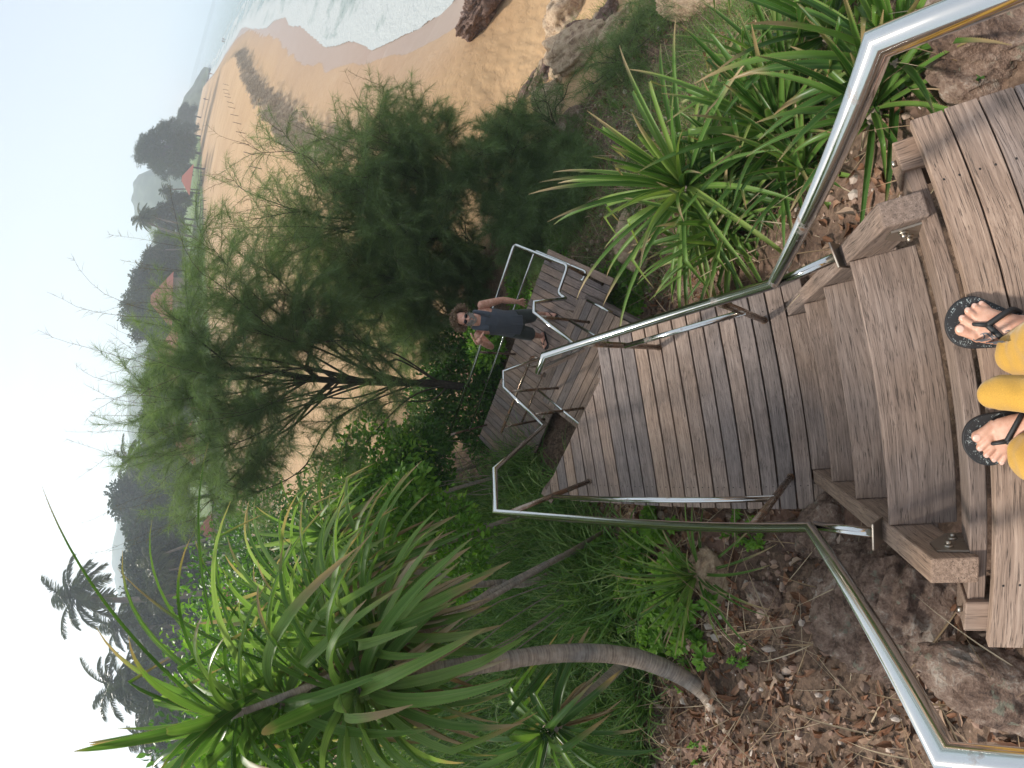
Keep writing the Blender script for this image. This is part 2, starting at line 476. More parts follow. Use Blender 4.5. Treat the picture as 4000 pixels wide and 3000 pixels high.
def terrain(x, y):
    """height plus zone weights (sand, wet, scarp, lawn)"""
    x = np.asarray(x, float); y = np.asarray(y, float)
    r = np.hypot(x, y); az = np.degrees(np.arctan2(x, y))
    nz = fbm(x * .25, y * .25, 3, 5)
    jx = x + 0.9 * vnoise(x * .6, y * .6, 3) * ss(10, 30, r); jy = y + 0.9 * vnoise(x * .6, y * .6, 4) * ss(10, 30, r)
    sea = inside(T_c, jx, jy)
    dT, amp = pdist(T_w, jx, jy, T_amp)
    dW = pdist(W_w, x, y); inW = inside(W_c, x, y)
    dS = pdist(S_w, jx, jy); inS = inside(S_c, jx, jy)
    up = Z_UP + 0.12 * nz + 0.05 * fbm(x * .9, y * .9, 2, 9)
    lo = np.where(inW, Z_SEA - 0.03 - 0.05 * np.minimum(dW, 60), 0)
    drop = 1.15 * amp * ss(0, 2.0, dT)
    k = np.clip(dT / (dT + dW + 1e-6), 0, 1)
    lin = Z_UP - drop + (Z_SEA - .02 - (Z_UP - drop)) * k
    beach = np.where(sea, np.where(inW, lo, lin), up)
    scarp = np.where(sea, amp * (1 - ss(1.6, 3.4, dT)), 0) * (r > 20)
    beach = beach + scarp * 0.5 * fbm(x * 1.3, y * 1.3, 4, 11)
    wet = np.where(inS, 1.0, np.where(sea, 0.4 * (1 - ss(0, 5, dS)) * ss(10, 16, r), 0))
    lr = np.interp(az, LA[:, 0], LA[:, 1]) + 1.5 * vnoise(x * .3, y * .3, 21)
    lawn = ss(-1.0, 1.0, r - lr)
    beach = beach + lawn * (0.25 + 0.2 * nz) * (1 - sea)
    near = r < 40
    hz = np.full(x.shape, -4.7)
    if near.any(): hz[near] = hill(x[near], y[near])
    hz = hz + 0.16 * fbm(x * .8, y * .8, 5, 31) + 0.05 * fbm(x * 5, y * 5, 4, 37)
    edge = 9.5 + 2.5 * vnoise(x * .4, y * .4, 41)
    left_ = ss(-6, -18, az) * (az > -100)
    edge = edge + 18 * left_
    wB = ss(edge - 1.5, edge + 4.0, r)
    wB = np.where((az < -55) | (az > 120), ss(25, 40, r), wB)
    z = hz * (1 - wB) + beach * wB
    sand = ss(-4.15, -4.6, z + 0.45 * fbm(x * .7, y * .7, 3, 51) - 0.38 * np.maximum(x - 3.6, 0) * (y > -1))
    sand = np.where(r > 14, 1.0, sand) * (1 - lawn)
    sand = sand * (1 - left_ * (1 - ss(edge - 1, edge + 1, r)))
    return z, sand, wet * wB, scarp * wB, lawn
def ghit(px, py, r0=.8, r1=60):
    """ground point on a sight line"""
    d = sight(px, py); h = math.hypot(d[0], d[1]); rr = np.geomspace(r0, r1, 500)
    x, y, z = d[0] / h * rr, d[1] / h * rr, CAM_Z + d[2] / h * rr
    k = np.nonzero(z < terrain(x, y)[0])[0]
    return None if len(k) == 0 else (float(x[k[0]]), float(y[k[0]]), float(rr[k[0]]))
def gz(x, y):
    return float(terrain(np.array([x]), np.array([y]))[0][0])

azs = np.concatenate([np.arange(-50, 76, .22), np.arange(76, 310, 2.0)])
NA = len(azs)
rs = np.concatenate([np.geomspace(.25, 12, 420), np.geomspace(12, 150, 420)[1:], np.geomspace(150, 6000, 120)[1:]])
NR = len(rs)
A_, R_ = np.meshgrid(np.radians(azs), rs)
X_, Y_ = R_ * np.sin(A_), R_ * np.cos(A_)
Zt, Sa, We, Sc, La = terrain(X_, Y_)
V = np.stack([X_, Y_, Zt], -1).reshape(-1, 3)
ii, jj = np.meshgrid(np.arange(NR - 1), np.arange(NA), indexing='ij')
j2 = (jj + 1) % NA
F = np.stack([ii * NA + jj, (ii + 1) * NA + jj, (ii + 1) * NA + j2, ii * NA + j2], -1).reshape(-1, 4)[:, ::-1]
fs_ = Sa.reshape(-1)[F].mean(1); fl_ = La.reshape(-1)[F].mean(1)
deep = V[:, 2][F].max(1) < Z_SEA - 1.2
zone = np.where(fl_ > .5, 2, np.where(fs_ > .5, 1, 0))
def sub(name, mask, mt, kind='structure', V=V, F=F, attrs=None):
    f = F[mask]
    u, inv = np.unique(f, return_inverse=True)
    me = bpy.data.meshes.new(name)
    fast_mesh(me, V[u], inv.reshape(-1), np.full(len(f), 4, np.int32))
    me.polygons.foreach_set('use_smooth', np.ones(len(f), bool))
    for nm, arr in attrs.items():
        a = me.attributes.new(nm, 'FLOAT', 'POINT'); a.data.foreach_set('value', arr.reshape(-1)[u].astype(np.float32))
    o = link(name, me, mt)
    o['kind'] = kind
    return o

def ground_mat(name, hill_only=False):
    m, n, l, p = mat(name)
    geo = n.new('ShaderNodeNewGeometry'); pos = geo.outputs['Position']
    big = noise(n, l, pos, .9, 4, .6); mid = noise(n, l, pos, 6, 5, .7); fin = noise(n, l, pos, 45, 4, .7)
    vor = n.new('ShaderNodeTexVoronoi'); vor.inputs['Scale'].default_value = 34; l.new(pos, vor.inputs['Vector'])
    soil = ramp(n, [(.3, (.055, .036, .028)), (.5, (.13, .085, .06)), (.68, (.25, .175, .125)), (.85, (.38, .31, .25))])
    s = math_(n, l, 'ADD', math_(n, l, 'MULTIPLY', mid.outputs[0], .55), math_(n, l, 'MULTIPLY', fin.outputs[0], .45))
    l.new(s, soil.inputs[0])
    vb = n.new('ShaderNodeRGBToBW'); l.new(vor.outputs['Color'], vb.inputs[0])
    vc = mix(n, l, 0.5, soil.outputs[0], vb.outputs[0], 'OVERLAY')
    pinkm = ramp(n, [(.5, 0), (.66, 1)]); l.new(big.outputs[0], pinkm.inputs[0])
    vc = mix(n, l, math_(n, l, 'MULTIPLY', pinkm.outputs[0], .5), vc, (.30, .17, .13), 'MIX')
    # sand
    sd1 = noise(n, l, pos, .12, 4, .6); sd2 = noise(n, l, pos, 2.2, 5, .65); sd3 = noise(n, l, pos, 1, 4, .6, (.35, .05, 1))
    sandc = ramp(n, [(.3, (.37, .225, .115)), (.55, (.47, .31, .17)), (.8, (.54, .38, .225))])
    l.new(math_(n, l, 'ADD', math_(n, l, 'MULTIPLY', sd1.outputs[0], .45), math_(n, l, 'ADD', math_(n, l, 'MULTIPLY', sd2.outputs[0], .2), math_(n, l, 'MULTIPLY', sd3.outputs[0], .35))), sandc.inputs[0])
    wet = attr(n, 'wet').outputs['Fac']; scp = attr(n, 'scarp').outputs['Fac']; sa = attr(n, 'sand').outputs['Fac']; lw = attr(n, 'lawn').outputs['Fac']
    wcol = mix(n, l, sd2.outputs[0], (.33, .215, .15), (.38, .28, .225))
    c = mix(n, l, math_(n, l, 'MULTIPLY', wet, .9), sandc.outputs[0], wcol)
    st = noise(n, l, pos, 1, 5, .7, (1.6, 1.6, 9))
    sc_c = ramp(n, [(.35, (.24, .165, .10)), (.55, (.40, .29, .19)), (.75, (.52, .38, .24))]); l.new(st.outputs[0], sc_c.inputs[0])
    c = mix(n, l, scp, c, sc_c.outputs[0])
    gn = noise(n, l, pos, .25, 5, .7)
    gc = ramp(n, [(.3, (.06, .10, .025)), (.5, (.11, .17, .04)), (.7, (.18, .24, .065))]); l.new(gn.outputs[0], gc.inputs[0])
    c = mix(n, l, sa, vc, c)
    c = mix(n, l, lw, c, gc.outputs[0])
    l.new(c, p.inputs['Base Color'])
    rg = math_(n, l, 'SUBTRACT', .95, math_(n, l, 'MULTIPLY', wet, .62)); l.new(rg, p.inputs['Roughness'])
    p.inputs['Specular IOR Level'].default_value = .3
    h = math_(n, l, 'ADD', math_(n, l, 'MULTIPLY', mid.outputs[0], .8), math_(n, l, 'MULTIPLY', fin.outputs[0], .25))
    k = math_(n, l, 'MULTIPLY', h, math_(n, l, 'SUBTRACT', 1.0, math_(n, l, 'MULTIPLY', sa, .9)))
    k = math_(n, l, 'ADD', k, math_(n, l, 'MULTIPLY', math_(n, l, 'MULTIPLY', st.outputs[0], scp), 3.0))
    foot = noise(n, l, pos, 3.2, 3, .6); fd_ = ramp(n, [(.38, 0), (.55, 1)]); l.new(foot.outputs[0], fd_.inputs[0])
    k = math_(n, l, 'ADD', k, math_(n, l, 'MULTIPLY', math_(n, l, 'MULTIPLY', fd_.outputs[0], math_(n, l, 'SUBTRACT', 1.0, wet)), .28))
    bump(n, l, k, .8, .05, p.inputs['Normal'])
    return m
M['ground'] = ground_mat('ground_soil_sand_and_grass')
AT = {'sand': Sa, 'wet': We, 'scarp': Sc, 'lawn': La}
sub('hillside_ground', (zone == 0) & ~deep, M['ground'], attrs=AT)
sub('beach', (zone == 1) & ~deep, M['ground'], attrs=AT)
sub('lawn', (zone == 2) & ~deep, M['ground'], attrs=AT)

# sea: a sheet seaward of the foam edge
sa_az = np.arange(18, 120, .16)
sa_r = np.concatenate([np.geomspace(12, 90, 420), np.geomspace(90, 7000, 200)[1:]])
A2, R2 = np.meshgrid(np.radians(sa_az), sa_r)
X2, Y2 = R2 * np.sin(A2), R2 * np.cos(A2)
lac = 0.5 * fbm(X2 * .9, Y2 * .9, 4, 61)
def sdW(x, y):
    d = pdist(W_w, x, y); return np.where(inside(W_c, x, y), d, -d)
dw = sdW(X2 + lac, Y2 + lac)
wave = np.sin(dw * .9 + 2.5 * fbm(X2 * .08, Y2 * .08, 3, 71)) * ss(1, 8, dw)
Z2 = Z_SEA + .02 * ss(0, 1.5, dw) + 0.07 * wave * np.exp(-dw / 120) + .05 * fbm(X2 * .6, Y2 * .6, 4, 73) * ss(0, 3, dw)
pat = fbm(X2 * .35, Y2 * .35, 5, 81)
near_f = np.exp(-np.maximum(dw, 0) / 9.0)
foam = np.clip(near_f * .95 + .55 * np.clip(wave, 0, 1) * np.exp(-dw / 45) * (pat > -.1) + pat * .5 - .12, 0, 1)
foam = np.where(dw < .5, 1, foam) * ss(2500, 120, R2)
V2 = np.stack([X2, Y2, Z2], -1).reshape(-1, 3)
n1, n2 = X2.shape
i2, k2 = np.meshgrid(np.arange(n1 - 1), np.arange(n2 - 1), indexing='ij')
F2 = np.stack([i2 * n2 + k2, (i2 + 1) * n2 + k2, (i2 + 1) * n2 + k2 + 1, i2 * n2 + k2 + 1], -1).reshape(-1, 4)[:, ::-1]
ok = dw.reshape(-1)[F2].mean(1) > 0
m, n, l, p = mat('sea_water_with_foam')
geo = n.new('ShaderNodeNewGeometry'); pos = geo.outputs['Position']
f_ = attr(n, 'foam').outputs['Fac']
n1_ = noise(n, l, pos, 1.4, 6, .72, None, .6); n2_ = noise(n, l, pos, 5, 4, .6)
fr = ramp(n, [(.42, 0), (.62, 1)])
l.new(math_(n, l, 'ADD', math_(n, l, 'MULTIPLY', f_, .62), math_(n, l, 'MULTIPLY', n1_.outputs[0], .5)), fr.inputs[0])
wc = mix(n, l, n2_.outputs[0], (.13, .19, .16), (.24, .30, .26))
c = mix(n, l, fr.outputs[0], wc, (.44, .465, .455))
l.new(c, p.inputs['Base Color'])
l.new(math_(n, l, 'ADD', math_(n, l, 'MULTIPLY', fr.outputs[0], .6), .12), p.inputs['Roughness'])
bump(n, l, math_(n, l, 'ADD', n1_.outputs[0], n2_.outputs[0]), .5, .15, p.inputs['Normal'])
M['sea'] = m
sub('sea_water', ok, M['sea'], V=V2, F=F2, attrs={'foam': foam})
# ------------------------------------------------------------------ boardwalk
SLOPE = np.array([0, .37 + .13, -1.38 + .05]); SL = np.linalg.norm(SLOPE); SN = SLOPE / SL
def decking(mb, poly, top, th, d, pitch, gap, phase=0.0, screws=None, sc_in=0.1, jit=.003, rand=None):
    """boards laid along plan direction d, clipped to poly"""
    d = np.array(d, float); d /= np.linalg.norm(d); nn = np.array([-d[1], d[0]])
    ks = [np.dot(nn, p) for p in poly]
    k = min(ks) - phase
    i = 0
    while k < max(ks):
        q = clip(clip(poly, nn, k + pitch - gap), -nn, -k)
        if len(q) >= 3:
            ar = abs(0.5 * sum(q[a][0] * q[(a + 1) % len(q)][1] - q[(a + 1) % len(q)][0] * q[a][1] for a in range(len(q))))
            if ar > .002:
                dz = random.uniform(-.0015, .0015)
                e = random.uniform(-jit, jit)
                q2 = [p + d * (e if np.dot(d, p) > np.mean([np.dot(d, t) for t in q]) else random.uniform(-jit, jit)) for p in q]
                prism(mb, q2, top - th + dz, top + dz, d, random.random())
                if screws is not None:
                    al = [np.dot(d, t) for t in q]
                    a0, a1 = min(al), max(al)
                    for aa in (a0 + sc_in, a1 - sc_in):
                        for f in (.27, .73):
                            c = d * aa + nn * (k + (pitch - gap) * f)
                            disc(mb, (c[0], c[1], top + dz + .0012), .0042)
        k += pitch; i += 1
def disc(mb, c, r, n=10):
    vs = [(c[0] + r * math.cos(t * 2 * math.pi / n), c[1] + r * math.sin(t * 2 * math.pi / n), c[2]) for t in range(n)]
    lo = [(a, b, c[2] - .004) for a, b, _ in vs]
    mb.add(vs + lo, mi=1, fs=[list(range(n))] + [(i, n + i, n + (i + 1) % n, (i + 1) % n) for i in range(n)])
M['screw'] = plain('recessed_screw_heads', (.018, .014, .012), .7)
bu = np.array([.635, .772]); bu /= np.linalg.norm(bu); bv = np.array([-bu[1], bu[0]])
random.seed(11)

# top platform where the photographer stands
t = empty('wooden_platform', (-.1, -1.2, 0))
tag(t, 'top wooden platform of wide weathered grey boards under the yellow trousers and flip-flops', 'platform')
b, s_ = MB(), MB()
decking(b, [(-.805, -2.6), (.612, -2.6), (.612, -.292), (-.805, -.292)], 0, .045, (1, 0), .0985, .0055, phase=.0985 - ((2.6 - .292) % .0985) - .0055, screws=s_, sc_in=.185, jit=.005)
t0 = np.array(t.location)
b.build('deck_boards', [M['wood'], M['screw']], t, .0028).location = -t.location
b = MB(); box(b, (-.09, -.262, -.145), (.66, 0, 0), (0, .024, 0), (0, 0, .075), .4)
b.build('front_joist', M['beam'], t, .004).location = -t.location
for x in (.545, -.735):
    b = MB(); box(b, (x, -1.35, -.142), (0, 1.12, 0), (.045, 0, 0), (0, 0, .09), .6)
    b.build('side_beam', M['beam'], t, .005).location = -t.location
for x, y in ((.545, -.228), (-.735, -.228)):
    b = MB(); tube(b, [(x, y, -.10), (x, y + .012, -.10)], .010, 6)
    b.build('bolt', M['plate'], t).location = -t.location

# steep stair from the platform to the landing
t = empty('wooden_stairs', (-.1, .1, -1.0))
tag(t, 'steep flight of three wide weathered treads just below the platform', 'stairs')
def put(o): o.location = -o.parent.location; return o
for x0, x1 in ((.355, .43), (-.555, -.63)):
    b = MB()
    fb = [(-.262, -.045), (-.13, -.045), (.372, -1.378), (.372, -1.62), (.245, -1.62)]
    vs = [(x0, y, z) for y, z in fb] + [(x1, y, z) for y, z in fb]
    n_ = len(fb); fs = [list(range(n_)), list(range(2 * n_ - 1, n_ - 1, -1))] + [(i, n_ + i, n_ + (i + 1) % n_, (i + 1) % n_) for i in range(n_)]
    if x1 < x0: fs = [f[::-1] for f in fs]
    g = [(v[1] * SN[1] + v[2] * SN[2], v[1] * SN[2] - v[2] * SN[1] + 5, v[0]) for v in vs]
    b.add(vs, fs, g, .35 if x0 > 0 else .75)
    put(b.build('stringer', M['beam'], t, .006))
for z, yf, yb in ((-.34, -.016, -.243), (-.70, .110, -.120), (-1.04, .238, .008)):
    b = MB()
    prism(b, [(-.552, yb), (.352, yb), (.352, yf), (-.552, yf)], z - .055, z, (1, 0), random.random())
    for x, sg in ((-.552, -1), (.352, 1)):      # tenons housed in the stringers
        prism(b, [(x, yb + .06), (x + sg * .03, yb + .06), (x + sg * .03, yf - .06), (x, yf - .06)], z - .045, z - .006, (1, 0), .5)
    put(b.build('tread', M['wood'], t, .004))
for x, sg in ((.353, -1), (-.553, 1)):
    b = MB()
    vs = [(x, -.245, -.075), (x, -.150, -.09), (x, -.135, -.155), (x, -.19, -.225), (x, -.245, -.225)]
    vs2 = [(x + sg * .006, a[1], a[2]) for a in vs]
    fs = [(0, 1, 2, 3, 4), (9, 8, 7, 6, 5)] + [(i, 5 + i, 5 + (i + 1) % 5, (i + 1) % 5) for i in range(5)]
    if sg > 0: fs = [f[::-1] for f in fs]
    b.add(vs + vs2, fs); pl = put(b.build('bracket', M['plate'], t))
    for y, z in ((-.185, -.115), (-.205, -.175)):
        b = MB(); tube(b, [(x + sg * .006, y, z), (x + sg * .011, y, z)], .016, 14); tube(b, [(x + sg * .011, y, z), (x + sg * .022, y, z)], .010, 6)
        o = b.build('bolt', M['plate'], pl)

# landing
LZ = -1.38
landing = [(-.785, .262), (.555, .262), (.555, 1.70), (.20, 1.725), (-.735, 2.505), (-.785, 2.50)]
t = empty('wooden_platform', (-.1, 1.2, LZ))
tag(t, 'middle landing of parallel grey boards with a diagonal far edge and faint rail shadows', 'platform')
b, s_ = MB(), MB()
# the board under the stair foot is notched round the stringers
decking(b, [(-.785, .385), (.555, .385), (.555, 1.70), (.20, 1.725), (-.735, 2.505), (-.785, 2.50)], LZ, .032, (1, 0), .1025, .0105, screws=s_, sc_in=.14)
for q in ([(-.552, .262), (.352, .262), (.352, .378), (-.552, .378)],):
    prism(b, q, LZ - .032, LZ, (1, 0), .5)
prism(b, [(-.785, .262), (-.64, .262), (-.64, .378), (-.785, .378)], LZ - .032, LZ, (1, 0), .6)
prism(b, [(.44, .262), (.555, .262), (.555, .378), (.44, .378)], LZ - .032, LZ, (1, 0), .3)
put(b.build('deck_boards', [M['wood'], M['screw']], t, .0022))
for x in (-.66, .42):
    b = MB(); box(b, (x, .98 if x > 0 else 1.25, LZ - .035 - .07), (0, .68 if x > 0 else .95, 0), (.035, 0, 0), (0, 0, .07), .3)
    put(b.build('bearer', M['beam'], t, .004))
for x, y in ((-.66, 1.9), (.42, 1.5), (-.66, .5), (.42, .5)):
    b = MB(); zb = gz(x, y) - .3
    box(b, (x, y, (LZ - .18 + zb) / 2), (0, 0, (LZ - .18 - zb) / 2), (.04, 0, 0), (0, .04, 0), .2)
    put(b.build('support_post', M['beam'], t, .004))

# flight hidden under the landing edge: its top tread and stringer heads show
MZ = -2.90
t = empty('wooden_stairs', (.1, 2.3, -2.2))
tag(t, 'second steep wooden stair, mostly hidden below the diagonal edge of the landing', 'stairs')
E0, E1 = np.array([.20, 1.725]), np.array([-.735, 2.505])
for k, P0 in enumerate((E0 + bv * -.02, E1 + bv * .04)):
    b = MB()
    a = P0 - bu * .06; sl = .14 / .36
    top = [(-.02, LZ - .05), (.12, LZ - .05), (.12 + (LZ - .05 - MZ) * sl, MZ + .001), (-.02 + (LZ - .05 - MZ) * sl, MZ + .001)]
    hw = bv * .038
    vs = [(*(a + bu * c + hw), z) for c, z in top] + [(*(a + bu * c - hw), z) for c, z in top]
    fs = [(0, 1, 2, 3)[::-1], (4, 5, 6, 7)] + [(i, (i + 1) % 4, 4 + (i + 1) % 4, 4 + i) for i in range(4)]
    b.add(vs, fs, [(v[2], v[0], v[1]) for v in vs], .3 + .3 * k)
    put(b.build('stringer', M['beam'], t, .005))
for i in range(1, 4):
    z = LZ - .38 * i + .0; o_ = .13 * i - .05
    c0, c1 = E0 + bv * .025, E1 - bv * .005
    b = MB(); prism(b, [c0 + bu * (o_ - .14), c1 + bu * (o_ - .14), c1 + bu * (o_ + .09), c0 + bu * (o_ + .09)], z - .05, z, bv, random.random())
    put(b.build('tread', M['wood'], t, .004))

# intermediate deck
t = empty('wooden_platform', (.5, 2.8, MZ))
tag(t, 'small turned deck between the landing and the lowest deck, boards running diagonally', 'platform')
c00 = np.array([1.41, 2.82]); L2 = 1.52; W2 = 1.55
poly = [c00, c00 + bv * L2, c00 + bv * L2 - bu * W2, c00 - bu * W2]
b, s_ = MB(), MB()
decking(b, poly, MZ, .035, bv, .118, .008, phase=0, screws=s_, sc_in=.16)
put(b.build('deck_boards', [M['wood'], M['screw']], t, .0025))
for o_ in (.06, L2 - .06):
    b = MB(); c = c00 + bv * o_ - bu * (W2 / 2)
    box(b, (c[0], c[1], MZ - .12), (*(bu * (W2 / 2 - .02)), 0), (*(bv * .04), 0), (0, 0, .08), .2)
    put(b.build('side_beam', M['beam'], t, .004))
for o_ in (.05, L2 - .05):
    for q in (.08, W2 - .3):
        c = c00 + bv * o_ - bu * q; zb = gz(*c) - .3
        b = MB(); box(b, (c[0], c[1], (MZ - .2 + zb) / 2), (0, 0, (MZ - .2 - zb) / 2), (*(bu * .045), 0), (*(bv * .045), 0), .2)
        put(b.build('support_post', M['beam'], t, .004))
b = MB(); c = c00 - bv * .03 - bu * .45
box(b, (c[0], c[1], MZ - .16), (*(bu * .42), 0), (*(bv * .028), 0), (0, 0, .10), .1)
put(b.build('edge_beam', M['beam'], t, .004))

# lowest deck where the man stands
DZ = -3.30
t = empty('wooden_platform', (1.0, 4.0, DZ))
tag(t, 'long lowest deck of narrow boards under the bearded man', 'platform')
d00 = np.array([2.43, 3.51]); W3 = 1.28; L3 = 3.55
poly = [d00, d00 + bv * L3, d00 + bv * L3 - bu * W3, d00 - bu * W3]
b, s_ = MB(), MB()
decking(b, poly, DZ, .032, bu, .112, .009, phase=-.0, screws=s_, sc_in=.12)
put(b.build('deck_boards', [M['wood_lightened'], M['screw']], t, .0022))
for o_ in (.12, W3 - .12):
    b = MB(); c = d00 + bv * (L3 / 2) - bu * o_
    box(b, (c[0], c[1], DZ - .105), (*(bv * (L3 / 2 - .03)), 0), (*(bu * .04), 0), (0, 0, .07), .2)
    put(b.build('bearer', M['beam'], t, .004))
for o_ in (.1, 1.8, 3.4):
    for q in (.1, W3 - .1):
        c = d00 + bv * o_ - bu * q; zb = gz(*c) - .3
        b = MB(); box(b, (c[0], c[1], (DZ - .17 + zb) / 2), (0, 0, (DZ - .17 - zb) / 2), (*(bu * .045), 0), (*(bv * .045), 0), .2)
        put(b.build('support_post', M['beam'], t, .004))
# short flight from the intermediate deck to the lowest one
t = empty('wooden_stairs', (.6, 3.5, DZ))
tag(t, 'single wooden step between the intermediate deck and the lowest deck', 'step')
c = c00 + bv * .76 + bu * .05
b = MB(); box(b, (c[0], c[1], MZ - .215), (*(bv * .45), 0), (*(bu * .10), 0), (0, 0, .02), .5); put(b.build('tread', M['wood'], t, .004))
for o_ in (-.5, .5):
    b = MB(); q = c + bv * o_ - bu * .02; box(b, (q[0], q[1], MZ - .22), (*(bu * .13), 0), (*(bv * .035), 0), (0, 0, .177), .5); put(b.build('stringer', M['beam'], t, .004))

# ------------------------------------------------------------------ handrails
def railing(label, loc, runs, posts, flanges=(), cat='handrail'):
    t = empty('steel_handrail', loc); tag(t, label, cat)
    for nm, pts, r_, rd, mt in runs:
        b = MB(); tube(b, pts, r_, 18, round_=rd); put(b.build(nm, M[mt], t))
    for p0, p1, r_ in posts:
        b = MB(); tube(b, [p0, p1], r_, 16); tube(b, [p0, (p0[0], p0[1], p0[2] + .012)] if p0[2] < p1[2] else [p0, p1], r_ + .004, 16)
        put(b.build('post', M['steel_rust_reflect'], t))
    for c, ax in flanges:
        b = MB(); ax = np.array(ax, float); ax /= np.linalg.norm(ax); _, x_, y_ = frame(ax)
        box(b, c, ax * .004, x_ * .048, y_ * .048, .5); put(b.build('flange', M['plate'], t, .002))
    return t
RT = LZ + .93; RM = LZ + .50
mRail = MZ + .94; lRail = DZ + .94
fl = lambda p, z: (p[0], p[1], z)
# right rail of landing and first stair
jR, tR = (.37, .275, RT), (.41, -.145, .70)
aR, bR = onz(2130, 1385, RT), onz(2109, 1446, RT)
cR = np.array(onz(2282, 1365, mRail)); eR = np.array([1.13, 2.82, mRail])
railing('shiny handrail on the sea side of the middle landing, bending up to the platform', (.36, 1, LZ),
        [('top_rail', [(.43, -1.6, .70), tR, jR, tuple(aR), tuple(bR), tuple(cR)], .0225, 0, 'steel'),
         ('mid_rail', [(.36, .50, RM), (.335, 1.20, RM)], .0165, 0, 'steel'),
         ('stub', [(.372, .262, RT - .025), (.396, .02, -.405)], .0185, 0, 'steel')],
        [((.362, .515, LZ), (.366, .515, RT - .015), .0185), ((.345, 1.215, LZ), (.345, 1.215, RT - .015), .0185)],
        [((.396, .012, -.40), (.1, -.9, .35))])
# left rail
jL, tL = (-.59, .275, RT), (-.555, -.105, .70)
aL = (-.635, 2.13, RT)
bL = onz(1932, 1838, RT - .1); cL = np.array(onz(2130, 1665, mRail)); eL = onz(1966, 1515, mRail)
railing('shiny handrail on the rocky side of the middle landing, bending up past the boulder', (-.6, 1, LZ),
        [('top_rail', [(-.53, -1.6, .70), tL, jL, aL, tuple(bL), tuple(cL)], .0215, 0, 'steel'),
         ('mid_rail', [(-.585, .50, RM), (-.625, 1.99, RM)], .0165, 0, 'steel'),
         ('stub', [(-.592, .262, RT - .025), (-.592, .03, -.385)], .0185, 0, 'steel')],
        [((-.59, .505, LZ), (-.59, .505, RT - .015), .0185), ((-.615, 1.985, LZ), (-.627, 1.985, RT - .015), .0185)],
        [((-.592, .022, -.38), (0, -.9, .35))])
# intermediate deck rails
E_, F_ = np.array(onz(2088, 1177, mRail)), np.array(onz(2212, 1164, lRail))
mb_ = MZ + .42
pm1, pm2 = np.array([1.06, 2.74]), np.array([.66, 2.27])
railing('handrail at the seaward side of the intermediate deck, crossing in front of the man\'s legs', (1, 2.7, MZ),
        [('top_rail', [tuple(cR), tuple(eR), tuple(E_), tuple(F_)], .0205, 0, 'steel'),
         ('mid_rail', [(pm1[0], pm1[1], mb_), (pm2[0], pm2[1], mb_), (*(pm2 - bu * .3), mb_)], .0165, 0, 'steel')],
        [((*pm1, MZ), (*pm1, mRail - .015), .0185), ((*pm2, MZ), (*pm2, mRail - .015), .0185)])
E2, F2_ = np.array(onz(1962, 1448, mRail - .1)), np.array(onz(2109, 1399, lRail))
pl1, pl2 = np.array([.30, 3.38]), np.array([-.02, 3.02])
railing('handrail at the grassy side of the intermediate deck, above the long grass', (.1, 3.2, MZ),
        [('top_rail', [tuple(cL), tuple(eL), tuple(E2), tuple(F2_)], .0205, 0, 'steel'),
         ('mid_rail', [(pl1[0], pl1[1], mb_), (pl2[0], pl2[1], mb_), (*(pl2 - bu * .5), mb_)], .0165, 0, 'steel')],
        [((*pl1, MZ), (*pl1, mRail - .015), .0185), ((*pl2, MZ), (*pl2, mRail - .015), .0185)])
# lowest deck: outer rail
co = np.array([2.225, 3.335]); z1_ = lRail; z2_ = DZ + .5
far_end = np.array([-.19, 5.37])
railing('outer handrail along the far edge of the lowest deck, behind the man', (1.2, 4.4, DZ),
        [('top_rail', [(*far_end, z1_), (*co, z1_), (1.635, 2.555, z1_), (1.372, 2.75, z1_), tuple(F_)], .0205, .06, 'steel'),
         ('mid_rail', [(*(far_end + [.06, .02]), z2_), (*(co + [.02, .03]), z2_), (1.65, 2.60, z2_), (1.57, 2.68, z2_), (1.595, 2.70, z2_)], .0155, .05, 'steel'),
         ('mid_rail', [(1.30, 2.64, z2_ + .02), (1.05, 2.33, z2_ + .02)], .0165, 0, 'steel')],
        [((2.24, 3.50, DZ), (2.225, 3.345, z1_ - .015), .0185), ((1.04, 4.51, DZ), (1.02, 4.36, z1_ - .015), .0185), ((1.60, 2.70, DZ), (1.64, 2.57, z1_ - .015), .0185), ((-.10, 5.50, DZ), (-.16, 5.36, z1_ - .015), .0185)])
# inner rail
i0 = np.array([.735, 3.295]); i1 = np.array([-.21, 4.08])
railing('inner handrail of the lowest deck, running down into the long grass', (.3, 3.7, DZ),
        [('top_rail', [tuple(F2_), (*i0, z1_), (*i1, z1_)], .0195, .05, 'steel_rust_reflect'),
         ('mid_rail', [(.60, 3.47, z2_), (-.12, 4.08, z2_)], .0155, 0, 'steel_rust_reflect')],
        [((.62, 3.42, DZ), (.62, 3.38, z1_ - .015), .0185), ((-.12, 4.06, DZ), (-.14, 4.02, z1_ - .015), .0185)])
